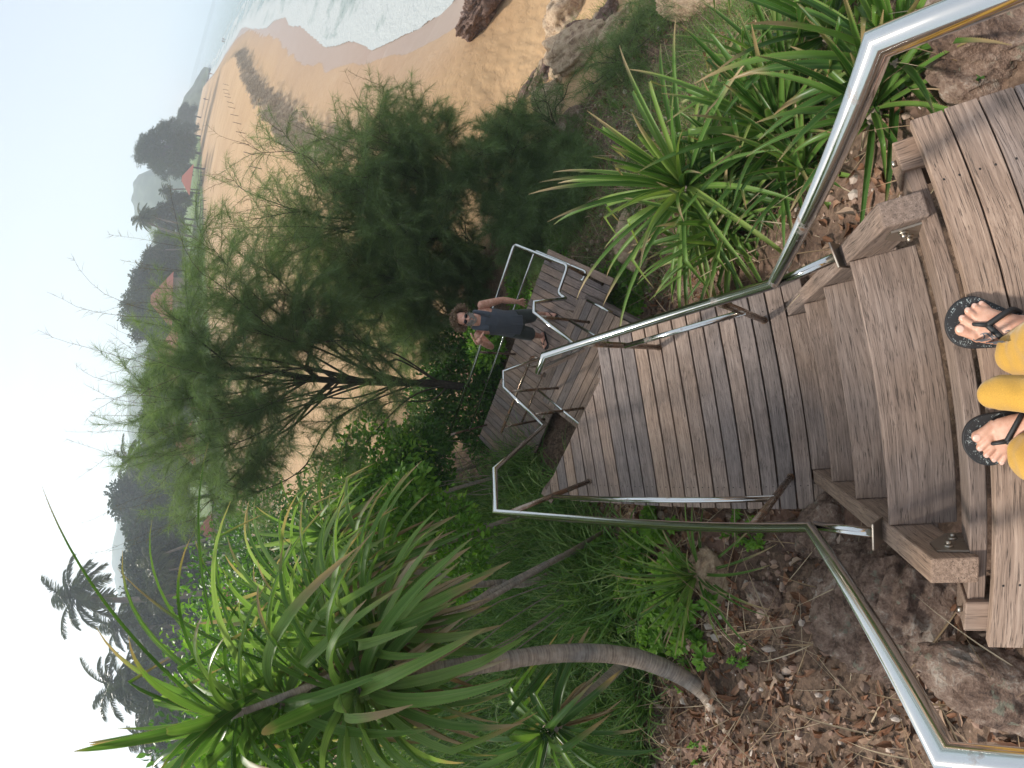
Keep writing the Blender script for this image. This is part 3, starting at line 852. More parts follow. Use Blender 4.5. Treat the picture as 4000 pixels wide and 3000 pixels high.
# ------------------------------------------------------------------ foliage materials
def leaf_mat(name, cols, trans=.35, rough=.45, vein=None, tip=None, hue_noise=3.0, spec=.32):
    m, n, l, p = mat(name)
    g = attr(n, 'g'); r = attr(n, 'rnd')
    sep = n.new('ShaderNodeSeparateXYZ'); l.new(g.outputs['Vector'], sep.inputs[0])
    geo = n.new('ShaderNodeNewGeometry')
    nz = noise(n, l, geo.outputs['Position'], hue_noise, 2, .5)
    rc = ramp(n, [(i / (len(cols) - 1), c) for i, c in enumerate(cols)])
    l.new(math_(n, l, 'ADD', math_(n, l, 'MULTIPLY', r.outputs['Fac'], .75), math_(n, l, 'MULTIPLY', math_(n, l, 'SUBTRACT', nz.outputs[0], .35), .6)), rc.inputs[0])
    c = rc.outputs[0]
    if vein:
        st = noise(n, l, g.outputs['Vector'], 1.0, 2, .5, (2, 14, 1))
        sr = ramp(n, [(.3, .72), (.7, 1.25)]); l.new(st.outputs[0], sr.inputs[0])
        c = mix(n, l, 1.0, c, sr.outputs[0], 'MULTIPLY')
        v = math_(n, l, 'ABSOLUTE', sep.outputs['Y'])
        vr = ramp(n, [(0.0, 1.0), (.22, 0.0)]); l.new(v, vr.inputs[0])
        c = mix(n, l, math_(n, l, 'MULTIPLY', vr.outputs[0], .55), c, vein)
    if tip:
        tr = ramp(n, [(.80, 0), (.97, 1)])
        l.new(math_(n, l, 'ADD', sep.outputs['X'], math_(n, l, 'MULTIPLY', math_(n, l, 'SUBTRACT', sep.outputs['Z'], .5), .35)), tr.inputs[0])
        c = mix(n, l, tr.outputs[0], c, tip)
    l.new(c, p.inputs['Base Color'])
    p.inputs['Roughness'].default_value = rough
    p.inputs['Specular IOR Level'].default_value = spec
    out = n['Material Output']
    if trans > 0:
        tb = n.new('ShaderNodeBsdfTranslucent')
        tc_ = mix(n, l, 1.0, c, (1.15, 1.2, .7), 'MULTIPLY'); l.new(tc_, tb.inputs[0])
        ms = n.new('ShaderNodeMixShader'); ms.inputs[0].default_value = trans
        l.new(p.outputs[0], ms.inputs[1]); l.new(tb.outputs[0], ms.inputs[2]); l.new(ms.outputs[0], out.inputs[0])
    return m
M['pand'] = leaf_mat('screwpine_leaf', [(.035, .09, .018), (.06, .145, .026), (.11, .22, .042), (.20, .31, .07)], .38, .33, vein=(.17, .26, .08), tip=(.34, .25, .13))
M['pand_l'] = leaf_mat('pale_arching_screwpine_leaf', [(.08, .165, .035), (.13, .25, .055), (.22, .36, .10), (.36, .46, .2)], .45, .55, vein=(.30, .40, .14), tip=(.40, .30, .17))
M['pand_y'] = leaf_mat('yellow_green_screwpine_leaf', [(.055, .13, .026), (.10, .21, .04), (.19, .31, .065), (.33, .40, .11)], .38, .46, vein=(.26, .33, .12), tip=(.42, .32, .18))
M['dead'] = leaf_mat('dry_tan_leaf', [(.22, .15, .09), (.36, .26, .16), (.48, .39, .27), (.58, .5, .38)], .15, .8, vein=(.3, .2, .1), spec=.2)
M['grass'] = leaf_mat('long_grass_blade', [(.04, .10, .02), (.08, .18, .035), (.13, .26, .055), (.22, .33, .09), (.38, .38, .2)], .35, .4, vein=(.12, .2, .06))
M['needle'] = leaf_mat('casuarina_needles', [(.105, .165, .07), (.155, .235, .095), (.215, .30, .135), (.33, .37, .2)], .45, .6, spec=.25)
M['needle_dry'] = leaf_mat('thin_brownish_twigs', [(.12, .10, .05), (.2, .17, .09), (.2, .2, .1)], .2, .7, spec=.2)
M['broad'] = leaf_mat('glossy_broad_leaf', [(.025, .075, .012), (.05, .14, .02), (.09, .22, .03), (.18, .33, .05)], .4, .5, vein=(.1, .2, .05))
M['broad_y'] = leaf_mat('bright_young_leaf', [(.06, .16, .015), (.11, .27, .025), (.20, .38, .04), (.34, .46, .06)], .42, .5, vein=(.22, .36, .08))
M['far_leaf'] = leaf_mat('distant_tree_leaf', [(.018, .035, .012), (.035, .06, .02), (.06, .09, .03)], .2, .7, hue_noise=.15, spec=.2)
M['far_leaf2'] = leaf_mat('distant_olive_leaf', [(.035, .055, .018), (.06, .09, .028), (.10, .12, .045)], .2, .7, hue_noise=.15, spec=.2)
M['palm'] = leaf_mat('palm_leaflet', [(.03, .05, .015), (.06, .09, .025), (.11, .13, .05), (.2, .18, .09)], .25, .45, hue_noise=.3)
def bark_mat(name, c0, c1, c2, ringy=0.0):
    m, n, l, p = mat(name)
    gv = attr(n, 'g').outputs['Vector']; geo = n.new('ShaderNodeNewGeometry')
    a = noise(n, l, geo.outputs['Position'], 22, 5, .65); b_ = noise(n, l, geo.outputs['Position'], 4, 3, .6)
    rg = noise(n, l, gv, 1.0, 3, .6, (85, 6, 6) if ringy else (8, 90, 90))
    s = math_(n, l, 'ADD', math_(n, l, 'MULTIPLY', a.outputs[0], .4), math_(n, l, 'MULTIPLY', rg.outputs[0], .6))
    rc = ramp(n, [(.33, c0), (.5, c1), (.68, c2)]); l.new(s, rc.inputs[0])
    bl = ramp(n, [(.35, (.75, .78, .82)), (.65, (1.15, 1.05, .95))]); l.new(b_.outputs[0], bl.inputs[0])
    l.new(mix(n, l, 1.0, rc.outputs[0], bl.outputs[0], 'MULTIPLY'), p.inputs['Base Color'])
    p.inputs['Roughness'].default_value = .85
    bump(n, l, s, .8, .006 if ringy else .01, p.inputs['Normal'])
    return m
M['bark_ring'] = bark_mat('ringed_screwpine_bark', (.16, .125, .10), (.30, .25, .21), (.44, .385, .33), 1)
M['bark'] = bark_mat('dark_casuarina_bark', (.02, .016, .013), (.05, .04, .033), (.11, .09, .075))
M['bark_far'] = bark_mat('grey_palm_bark', (.10, .085, .07), (.2, .17, .145), (.3, .26, .22), 1)

rng = np.random.default_rng(7)
def U_(a, b, n=None): return rng.uniform(a, b, n)
def norm(a): return a / (np.linalg.norm(a, axis=-1, keepdims=True) + 1e-9)
def blades(mb, P, D, L, W, droop, seg=8, fold=.35, rnd=None, twist=0.0, kink=None, prof='strap', spines=False, mi=0, upv=None):
    """strap leaves from points P in directions D, sagging under their weight"""
    P = np.asarray(P, float); n = len(P); D = norm(np.asarray(D, float))
    L = np.broadcast_to(L, (n,)); W = np.broadcast_to(W, (n,)); droop = np.broadcast_to(droop, (n,))
    rnd = rng.random(n) if rnd is None else np.broadcast_to(rnd, (n,))
    up = np.tile([0, 0, 1.0], (n, 1)) if upv is None else norm(np.asarray(upv, float))
    side = np.cross(D, up); bad = np.linalg.norm(side, axis=1) < .15
    side[bad] = np.cross(D[bad], [1, .3, 0]); side = norm(side)
    tw = U_(-1, 1, n) * twist
    side = side * np.cos(tw)[:, None] + np.cross(D, side) * np.sin(tw)[:, None]
    pos, d = P.copy(), D.copy()
    rows = []; R = []
    rr2 = rng.random(n)
    kk = np.full(n, 99) if kink is None else np.where(rng.random(n) < kink, rng.integers(int(seg * .35), max(int(seg * .8), 2), n), 99)
    tws = U_(-1, 1, n) * twist * .6 / seg
    for i in range(seg + 1):
        u = i / seg
        if prof == 'strap': w = min(1.0, .45 + 3 * u) * (1 - u ** 2.2) ** .75
        elif prof == 'grass': w = min(1.0, .5 + 2 * u) * (1 - u) ** .6
        else: w = math.sin(math.pi * min(1, u * .93 + .07)) ** .8
        ww = (W * .5 * max(w, .03))[:, None]
        nrm = np.cross(side, d)
        mid = pos - nrm * ww * fold
        rows.append(np.stack([pos - side * ww + nrm * ww * fold, mid, pos + side * ww + nrm * ww * fold], 1))
        R.append(np.stack([np.stack([np.full(n, u), np.full(n, v), rr2], 1) for v in (-1, 0, 1)], 1))
        if i < seg:
            pos = pos + d * (L / seg)[:, None]
            s = droop * (.35 + 1.3 * u) / seg
            d = d - np.array([0, 0, 1.0]) * (s * (1 - .6 * np.clip(-d[:, 2], 0, 1)))[:, None]
            k = kk == i
            if k.any(): d[k] = d[k] * .35 + np.array([0, 0, -.9]) * 1.0
            d = norm(d)
            side = side - d * np.sum(side * d, 1)[:, None]; side = norm(side)
            side = norm(side + np.cross(d, side) * tws[:, None])
    Vv = np.stack(rows, 1)  # n, seg+1, 3, 3
    G = np.stack(R, 1)
    per = (seg + 1) * 3
    b = (np.arange(n) * per)[:, None, None]
    ii = np.arange(seg)[None, :, None] * 3; jj = np.arange(2)[None, None, :]
    a = b + ii + jj
    F = np.stack([a, a + 1, a + 4, a + 3], -1).reshape(-1, 4)
    mb.addnp(Vv.reshape(-1, 3), F, G.reshape(-1, 3), np.repeat(rnd, per), mi=mi, smooth=True)
    if spines:
        e = Vv[:, :, [0, 2], :]                       # n, seg+1, 2, 3
        c = Vv[:, :, 1, :]
        sp, tips = [], []
        K = 5
        for q in range(K):
            t = (q + .5) / K
            bse = e[:, :-1] * (1 - t) + e[:, 1:] * t
            cc = (c[:, :-1] * (1 - t) + c[:, 1:] * t)[:, :, None, :]
            al = norm(e[:, 1:] - e[:, :-1])
            out = norm(bse - cc)
            s_ = .0022
            sp.append(np.stack([bse - al * s_, bse + al * s_, bse + out * .0042 + al * .004], -2).reshape(-1, 3))
        S = np.concatenate(sp)
        F = np.arange(len(S)).reshape(-1, 3)
        mb.addnp(S, F, np.tile([.9, 0, 1.0], (len(S), 1)), np.full(len(S), .95), mi=mi)
def cards(mb, P, D, N, L, W, rnd=None, fold=.25, mi=0, curl=.15):
    """single leaves: 8-vertex pointed ovals folded along the midrib"""
    P = np.asarray(P, float); n = len(P)
    D = norm(np.asarray(D, float)); side = norm(np.cross(D, N)); up = np.cross(side, D)
    L = np.broadcast_to(L, (n,))[:, None]; W = np.broadcast_to(W, (n,))[:, None]
    rnd = rng.random(n) if rnd is None else np.broadcast_to(rnd, (n,))
    pr = [(0, 0, 0), (.28, .42, 1), (.62, .46, 1), (1, 0, 0), (.62, -.46, 1), (.28, -.42, 1), (.35, 0, 0), (.7, 0, 0)]
    rows = [P + D * L * u + side * W * v + up * (W * abs(v) * fold * 2 * k - L * curl * u * u) for u, v, k in pr]
    G = [np.tile([u, v * 2, .3], (n, 1)) for u, v, k in pr]
    Vv = np.stack(rows, 1).reshape(-1, 3); G = np.stack(G, 1).reshape(-1, 3)
    b = (np.arange(n) * 8)[:, None]
    fq = np.array([(0, 6, 1), (1, 6, 7), (1, 7, 2), (2, 7, 3), (0, 5, 6), (5, 4, 7), (5, 7, 6), (4, 3, 7)])
    F = (b[:, :, None] + fq[None]).reshape(-1, 3)
    mb.addnp(Vv, F, G, np.repeat(rnd, 8), mi=mi, smooth=True)
def quads(mb, P, D, L, W, rnd=None, mi=0):
    """thin tapering slivers (needles, leaflets)"""
    P = np.asarray(P, float); n = len(P); D = norm(np.asarray(D, float))
    side = norm(np.cross(D, norm(rng.normal(size=(n, 3)))))
    L = np.broadcast_to(L, (n,))[:, None]; W = np.broadcast_to(W, (n,))[:, None]
    rnd = rng.random(n) if rnd is None else np.broadcast_to(rnd, (n,))
    sag = np.array([0, 0, -1.0]) * L * .16
    Vv = np.stack([P - side * W * .5, P + side * W * .5, P + D * L * .55 + side * W * .4 + sag * .3, P + D * L * .55 - side * W * .4 + sag * .3, P + D * L + sag], 1).reshape(-1, 3)
    b = (np.arange(n) * 5)[:, None]
    F4 = b + np.array([0, 1, 2, 3])[None]; F3 = b + np.array([3, 2, 4])[None]
    mb.add(Vv, [F4, F3], np.tile([.5, 0, .5], (n * 5, 1)), np.repeat(rnd, 5), mi=mi, smooth=False)
def dirs_(az, el): return np.stack([np.sin(az) * np.cos(el), np.cos(az) * np.cos(el), np.sin(el)], -1)

# ---- screwpines (pandanus)
def rosette(mb, c, n, L, W, tilt=(0, 0), el0=80, el1=-10, droop=1.1, seg=12, spines=True, kink=.25, rmax=1.0, fold=.38):
    i = np.arange(n)
    az = i * 2.399963 + U_(-.25, .25, n)
    q = (i + .5) / n
    el = np.radians(el0 + (el1 - el0) * q ** .9 + U_(-7, 7, n))
    D = dirs_(az, el) + np.array([tilt[0], tilt[1], 0]) * .6
    Ls = L * (.62 + .45 * np.sin(np.pi * np.clip(q * .85 + .12, 0, 1))) * U_(.85, 1.12, n)
    P = np.array(c) + D * .03 - np.outer(q, [0, 0, .16]) + np.array([0, 0, .05])
    blades(mb, P, D, Ls, W * U_(.85, 1.1, n), droop * U_(.7, 1.3, n) * (.55 + .7 * q), seg, fold, rnd=np.clip(rng.random(n) * rmax, 0, 1), twist=.35, kink=kink, spines=spines)
def skirt(mb, c, n, L, W, spread=.5):
    az = U_(0, 6.283, n); el = np.radians(U_(-85, -20, n))
    blades(mb, np.array(c) + dirs_(az, el) * .04 - np.array([0, 0, .1]) * rng.random((n, 1)), dirs_(az, el), L * U_(.4, 1.1, n), W * U_(.4, 1, n), U_(.5, 2, n), 7, .6, twist=1.2, kink=.5)
def screwpine(label, base, stems, heads, cat='screwpine', leafmat='pand', group=None, r0=.05):
    """stems: polylines with radii; heads: (centre, n, length, width, kw)"""
    t = empty('screwpine_plant', base); tag(t, label, cat, group)
    for pts, rads in stems:
        b = MB()
        tube(b, smooth_path(pts, 5), list(np.interp(np.linspace(0, 1, (len(pts) - 1) * 5 + 1), np.linspace(0, 1, len(rads)), rads)), 16, wob=.05, ring=.02)
        put(b.build('trunk', M['bark_ring'], t))
    for c, n, L, W, kw in heads:
        kw = dict(kw); nd = kw.pop('dead', 14); lm = kw.pop('mat', leafmat)
        b = MB(); rosette(b, c, n, L, W, **kw); put(b.build('leaf_rosette', M[lm], t))
        if nd:
            b = MB(); skirt(b, c, nd, L * .8, W); put(b.build('dead_leaf_skirt', M['dead'], t))
    return t
def smooth_path(pts, k):
    P = [np.array(p, float) for p in pts]; out = []
    for i in range(len(P) - 1):
        p0 = P[max(i - 1, 0)]; p1 = P[i]; p2 = P[i + 1]; p3 = P[min(i + 2, len(P) - 1)]
        for s in range(k):
            t = s / k
            out.append(.5 * ((2 * p1) + (-p0 + p2) * t + (2 * p0 - 5 * p1 + 4 * p2 - p3) * t * t + (-p0 + 3 * p1 - 3 * p2 + p3) * t ** 3))
    out.append(P[-1]); return out

def Pr(x, y, r): return np.array(onr(x, y, r))
# big leaning screwpine in front-left
tb = Pr(2860, 2850, 2.45); tb[2] = gz(tb[0], tb[1]) - .05
fork = Pr(1580, 2640, 2.75)
h1, h2 = Pr(1400, 2700, 2.8), Pr(1450, 2470, 2.95)
screwpine('large screwpine with a thick leaning ringed trunk rising from the leaf litter', tuple(tb),
          [([tb, Pr(2720, 2680, 2.4), Pr(2480, 2570, 2.4), Pr(2200, 2550, 2.5), Pr(1900, 2590, 2.6), fork], [.062, .058, .066, .066, .062, .06, .052]),
           ([fork, Pr(1480, 2690, 2.75), h1], [.048, .042, .045]), ([fork, Pr(1480, 2540, 2.9), h2], [.045, .042, .045])],
          [(h1, 56, 1.05, .085, dict(el0=58, el1=-40, droop=2.4, dead=12, kink=.35, mat='pand_l')), (h2, 52, 1.05, .08, dict(el0=62, el1=-35, droop=2.2, dead=12, kink=.35, mat='pand_l'))])
# second, forked pale stems behind
sb = Pr(2100, 2270, 3.9); sb[2] = gz(sb[0], sb[1]) - .05
f2 = Pr(1960, 2270, 3.9)
h3, h4 = Pr(1480, 2215, 4.3), Pr(1290, 2480, 3.9)
screwpine('forked screwpine with thin pale speckled stems standing in the long grass', tuple(sb),
          [([sb, Pr(2060, 2275, 3.85), f2], [.034, .034, .034]), ([f2, Pr(1800, 2280, 3.9), Pr(1700, 2240, 4.05), h3], [.032, .036, .029, .030]), ([f2, Pr(1800, 2380, 3.85), Pr(1560, 2480, 3.85), h4], [.029, .027, .028, .03])],
          [(h3, 44, 1.15, .075, dict(el0=70, el1=-25, droop=1.9, dead=14, mat='pand_l')), (h4, 48, 1.25, .085, dict(el0=70, el1=-25, droop=1.9, dead=14, mat='pand_l'))])
for lab, (px, py, r), nL, L in [('screwpine head with arching leaves standing against the beach beyond the long grass', (1290, 2080, 5.6), 46, 1.15),
                                ('tall screwpine at the left rim with a very long leaf reaching into the sky', (1080, 2760, 3.3), 40, 1.45),
                                ('screwpine with dry brown leaf skirt behind the forked stems', (1420, 1960, 6.6), 44, 1.1),
                                ('screwpine crown rising in front of the coconut palms', (1230, 2350, 4.6), 40, 1.3)]:
    h = Pr(px, py, r); b_ = h.copy(); b_[2] = gz(h[0], h[1]) - .05; b_[:2] += [.15, -.1]
    screwpine(lab, tuple(b_), [([b_, (b_ + h) / 2 + [.06, .05, 0], h], [.035, .028, .026])],
              [(h, nL + 6, L, .08, dict(el0=76, el1=-22, droop=1.7, dead=10, spines=r < 5, mat='pand_l'))])
# ground-level screwpine with fruit bud at bottom left
h = Pr(2140, 2860, 3.0)
t = screwpine('low screwpine with pale folded leaves and a round green fruit, below the thick trunk', (h[0], h[1], gz(h[0], h[1])), [([(h[0], h[1], gz(h[0], h[1]) - .05), tuple(h)], [.05, .05])],
              [(h, 34, .85, .065, dict(el0=70, el1=-20, droop=1.4, dead=8, kink=.5))])
b = MB()
for i in range(60):
    a = i * 2.4; e = math.asin(1 - 2 * (i + .5) / 60); d = dirs_(np.array([a]), np.array([e]))[0]
    q = h + np.array([.05, -.06, .06]) + d * .05
    _, x_, y_ = frame(d); vs = [q + (math.cos(k * 1.047) * x_ + math.sin(k * 1.047) * y_) * .011 for k in range(6)] + [q + d * .008]
    b.add(vs, [(k, (k + 1) % 6, 6) for k in range(6)], smooth=False)
put(b.build('fruit', M['broad'], t))
# right-hand screwpines by the curved rail
for lab, (px, py, r), n_, L, W, mt, kw in [
    ('big spiny screwpine rosette on the slope between the landing and the sea', (2680, 740, 1.75), 92, 1.15, .044, 'pand_y', dict(el0=85, el1=-20, droop=1.35, dead=10)),
    ('dark green screwpine under the bend of the seaward handrail', (3060, 560, 1.55), 54, .95, .05, 'pand', dict(el0=80, el1=-15, droop=1.4, dead=24)),
    ('screwpine clump at the top right corner beside the platform boards', (3500, 330, 1.35), 46, .8, .05, 'pand', dict(el0=80, el1=0, droop=1.2, dead=8)),
    ('small screwpine tucked beside the stair foot and pale timber', (3215, 850, 1.15), 30, .5, .036, 'pand', dict(el0=75, el1=0, droop=1.2, dead=6)),
    ('screwpine with bleached dead leaves beside the seaward rail', (2860, 900, 1.35), 40, .8, .045, 'pand_y', dict(el0=75, el1=-15, droop=1.5, dead=34)),
    ('screwpine with many bleached leaves between the big rosette and the top edge', (3080, 330, 1.9), 44, .85, .042, 'pand_y', dict(el0=75, el1=-20, droop=1.5, dead=30)),
    ('screwpine behind the lower half of the inclined seaward rail', (3150, 720, 1.45), 40, .8, .042, 'pand', dict(el0=80, el1=-15, droop=1.4, dead=16)),
    ('young screwpine left of the big spiny rosette, half over bare soil', (2790, 860, 1.7), 34, .6, .034, 'pand_y', dict(el0=75, el1=-15, droop=1.5, dead=18)),
    ('young screwpine right of the big spiny rosette', (2960, 720, 1.6), 36, .65, .036, 'pand', dict(el0=75, el1=-15, droop=1.5, dead=18)),
    ('young screwpine below the big spiny rosette, near the landing edge', (2700, 970, 1.75), 34, .55, .032, 'pand', dict(el0=70, el1=-15, droop=1.5, dead=14)),
    ('narrow-leaved screwpine between the big spiny rosette and the landing', (2880, 1000, 1.30), 38, .6, .030, 'pand_y', dict(el0=70, el1=-20, droop=1.6, dead=24)),
    ('green screwpine beside the platform corner, below the top seaward rail', (3420, 560, 1.15), 36, .62, .036, 'pand', dict(el0=80, el1=0, droop=1.2, dead=10)),
    ('screwpine whose leaves stick out at the top edge, above the slope', (3230, 130, 1.9), 40, .85, .05, 'pand', dict(el0=80, el1=0, droop=1.2, dead=10))]:
    h = Pr(px, py, r); g_ = gz(h[0], h[1])
    if h[2] < g_ + .12: h[2] = g_ + .12
    screwpine(lab, (h[0], h[1], g_), [([(h[0], h[1], g_ - .05), tuple(h)], [.045, .045])], [(h, n_, L, W, kw)], leafmat=mt)
# small yellow-green one on the rocky edge left of the landing
h = Pr(2790, 2170, 1.75); g_ = gz(h[0], h[1]); h[2] = max(h[2], g_ + .05)
screwpine('small yellow-green young screwpine by the rock left of the landing', (h[0], h[1], g_), [([(h[0], h[1], g_ - .05), tuple(h)], [.03, .03])], [(h, 44, .62, .022, dict(el0=80, el1=10, droop=1.1, dead=3, kink=.1, fold=.5))], leafmat='pand_y')

# ---- long grass clumps
def grass_clump(label, c, n, L, spread, W=.017, rm='grass', group='clumps of long grass', lean=(0, 0)):
    g_ = gz(c[0], c[1]); t = None
    b = MB(); a = U_(0, 6.283, n); rr = spread * np.sqrt(rng.random(n))
    P = np.stack([c[0] + rr * np.cos(a), c[1] + rr * np.sin(a), np.zeros(n)], 1); P[:, 2] = terrain(P[:, 0], P[:, 1])[0] - .02
    D = dirs_(U_(0, 6.283, n), np.radians(U_(35, 85, n))) + np.array([lean[0], lean[1], 0])
    blades(b, P, D, L * U_(.5, 1.15, n), W * U_(.6, 1.3, n), U_(.8, 2.6, n), 7, .3, twist=.5, prof='grass', kink=.15)
    o = b.build('grass_clump', M[rm], None, loc=(c[0], c[1], g_)); tag(o, label, 'grass', group); return o
GL = 'tall arching blades of long grass between the left rail and the lowest deck'
for i, (px, py, z) in enumerate([(2040, 1790, -3.2), (1960, 1850, -3.1), (2050, 1900, -3.0), (2120, 1990, -2.8), (1900, 1950, -3.0), (2000, 2080, -2.8), (2150, 2130, -2.5), (1850, 2100, -2.8), (2050, 2240, -2.4), (2250, 2090, -2.3), (2320, 2230, -2.1),
                                 (2200, 2350, -2.1), (1950, 2360, -2.4), (1800, 2280, -2.7), (1750, 2050, -3.1), (2060, 2480, -2.1), (2300, 2420, -1.9), (1900, 2560, -2.1), (2200, 2720, -1.9), (2050, 2800, -1.9), (2400, 2850, -1.7), (1700, 2450, -2.5), (1800, 2700, -2.1)]):
    p = onz(px, py, z)
    grass_clump(GL, (p.x, p.y), 230, .95, .34)
for px, py, z, n_ in [(2350, 1290, -3.7, 60), (2420, 1120, -3.6, 70), (2500, 960, -3.2, 80), (2560, 830, -2.8, 60)]:
    p = onz(px, py, z); grass_clump('short green tuft on the bank between the lowest deck and the big screwpine', (p.x, p.y), n_, .3, .25, .007, group='short tufts on the seaward bank')

random.seed(3)
GS = 'thick strappy grass filling the slope behind the screwpine trunks'
for px in range(1180, 2560, 118):
    for py in range(1960, 3060, 128):
        if px > 2300 and py < 2150: continue
        if px < 1500 and py < 2150: continue
        qx, qy = px + random.uniform(-40, 40), min(2996, py + random.uniform(-40, 40))
        q = ghit(qx, qy)
        if q is None or q[2] > 22: continue
        k = max(.8, min(2.2, q[2] / 4.5)); dark = (px < 1500)
        if px > 2150 and 2400 < py: k *= .6
        grass_clump(GS if px < 2150 else 'strappy grass tuft on the shaded ground by the thick trunk', (q[0], q[1]), 150, 1.0 * k, .34 * k, max(.020 * k, .024), group='thick grass behind the screwpines' if px < 2150 else 'grass tufts by the thick trunk')
for px in range(2280, 3150, 120):
    for py in range(20, 760, 120):
        qx, qy = px + random.uniform(-45, 45), max(5, py + random.uniform(-45, 45))
        q = ghit(qx, qy)
        if q is None or q[2] > 12: continue
        grass_clump('low fuzzy green tuft on the stony seaward shoulder', (q[0], q[1]), 90, .34, .26, .006, group='fuzzy tufts on the seaward shoulder')
# ---- broad-leaved shrubs and herbs
def leafy(name, label, c, rad, n, L, mt='broad', cat='shrub', group=None, hz=None, stems=5, seed=0, sit=True):
    """dense shrub: leaves spread through an uneven crown, carried on stems from the ground"""
    c = np.array(c, float); rad = np.array(rad, float)
    g_ = gz(c[0], c[1]) if sit else c[2] - rad[2]
    t = empty(name, (c[0], c[1], g_)); tag(t, label, cat, group)
    d = norm(rng.normal(size=(n, 3)))
    k = 1 + .45 * fbm(d[:, 0] * 2 + d[:, 2] * 1.7 + seed, d[:, 1] * 2 - d[:, 2] + seed, 3, seed)
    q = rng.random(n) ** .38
    P = c + d * rad * (q * k)[:, None]
    z0 = terrain(P[:, 0], P[:, 1])[0]
    P[:, 2] = np.maximum(P[:, 2], z0 + .02)
    D = norm(d * .8 + rng.normal(size=(n, 3)) * .6 + np.array([0, 0, .15]))
    N = norm(rng.normal(size=(n, 3)) * .5 + np.array([0, -.2, 1.0]))
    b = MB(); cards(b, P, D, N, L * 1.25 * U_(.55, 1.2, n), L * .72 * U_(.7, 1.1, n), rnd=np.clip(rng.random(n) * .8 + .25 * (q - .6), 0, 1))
    put(b.build('foliage', M[mt], t))
    b = MB()
    for i in range(stems):
        j = rng.integers(n); s = np.array([c[0] + U_(-.1, .1), c[1] + U_(-.1, .1), g_ - .03]); e = P[j]
        tube(b, smooth_path([s, s * .6 + e * .4 + rng.normal(size=3) * .09, s * .25 + e * .75 + rng.normal(size=3) * .06, e], 3), list(np.linspace(.008, .003, 10)), 5)
    put(b.build('stems', M['bark_ring'], t))
    return t
for lab, (px, py, r), rad, n_, L, mt in [
    ('glossy shrub with round leaves between the casuarina trunk and the long grass', (1640, 1830, 6.3), (.8, .6, .6), 2600, .085, 'broad'),
    ('bright leafy shrub on the bank left of the casuarina trunk', (1500, 1850, 6.4), (1.0, .9, .8), 2600, .09, 'broad_y'),
    ('dark shrub directly behind the outer rail, left of the man', (1740, 1400, 6.9), (.8, .5, .5), 2600, .08, 'broad'),
    ('shaded shrub at the casuarina foot behind the outer rail', (1690, 1620, 7.0), (.9, .5, .6), 2400, .085, 'broad'),
    ('low bright creeper leaves beside the far end of the lowest deck', (1900, 1330, 5.6), (.5, .4, .35), 700, .09, 'broad_y'),
    ('small bright plant between the outer rail and the seaward deck corner', (2060, 1130, 5.4), (.5, .35, .35), 600, .08, 'broad_y'),
    ('light green plants by the seaward corner of the lowest deck', (2280, 960, 4.9), (.7, .4, .25), 900, .07, 'broad_y'),
    ('bright leafy weeds at the side of the intermediate deck', (2480, 1180, 3.1), (.45, .6, .3), 1500, .07, 'broad_y'),
    ('round-leaved creeper in front of the beach, behind the left rail corner', (1600, 2000, 5.0), (.6, .5, .45), 900, .10, 'broad_y'),
    ('low dark shrub round the foot of the casuarina trunk', (1925, 1500, 5.95), (.75, .45, .3), 1500, .08, 'broad'),
    ('low shaded shrub along the outer edge of the lowest deck', (1880, 1370, 6.1), (.8, .45, .3), 1500, .08, 'broad'),
    ('low leafy shrub under the far end of the outer rail', (1850, 1640, 6.2), (.8, .5, .35), 1600, .085, 'broad'),
    ('rounded green bush between the casuarina and the screwpines, in front of the sand', (1330, 1990, 8.5), (1.2, 1.0, .9), 2600, .09, 'broad'),
    ('green bush on the slope edge behind the forked screwpine', (1150, 2250, 9.0), (1.5, 1.2, 1.1), 2600, .10, 'broad'),
    ('tall bush behind the large screwpine crown', (1050, 2600, 8.0), (1.6, 1.3, 1.3), 2800, .10, 'broad_y'),
    ('bush at the left rim on the slope behind the large screwpine', (1150, 2930, 7.0), (1.5, 1.3, 1.3), 2600, .10, 'broad'),
    ('wide bush at the sand edge under the yellowish palm', (1000, 2350, 14.0), (2.6, 2.0, 1.8), 3000, .15, 'broad'),
    ('dark bush at the sand edge right of the wide one', (1020, 2080, 16.0), (2.2, 1.8, 1.5), 2600, .15, 'broad'),
    ('bush at the far slope foot, left part', (980, 2650, 13.0), (2.8, 2.0, 2.0), 3000, .15, 'broad_y'),
    ('bush at the far slope foot, at the rim', (1000, 2920, 12.0), (2.8, 2.0, 2.0), 2600, .15, 'broad'),
    ('leafy bush at the lower left rim under the screwpine leaves', (1060, 2930, 3.6), (.5, .5, .5), 900, .08, 'broad_y'),
    ('leafy undergrowth among the long grass below the forked screwpine', (1780, 2160, 4.6), (.8, .6, .4), 1300, .07, 'broad_y')]:
    leafy('leafy_shrub', lab, Pr(px, py, r), rad, n_, L, mt, seed=px % 37)
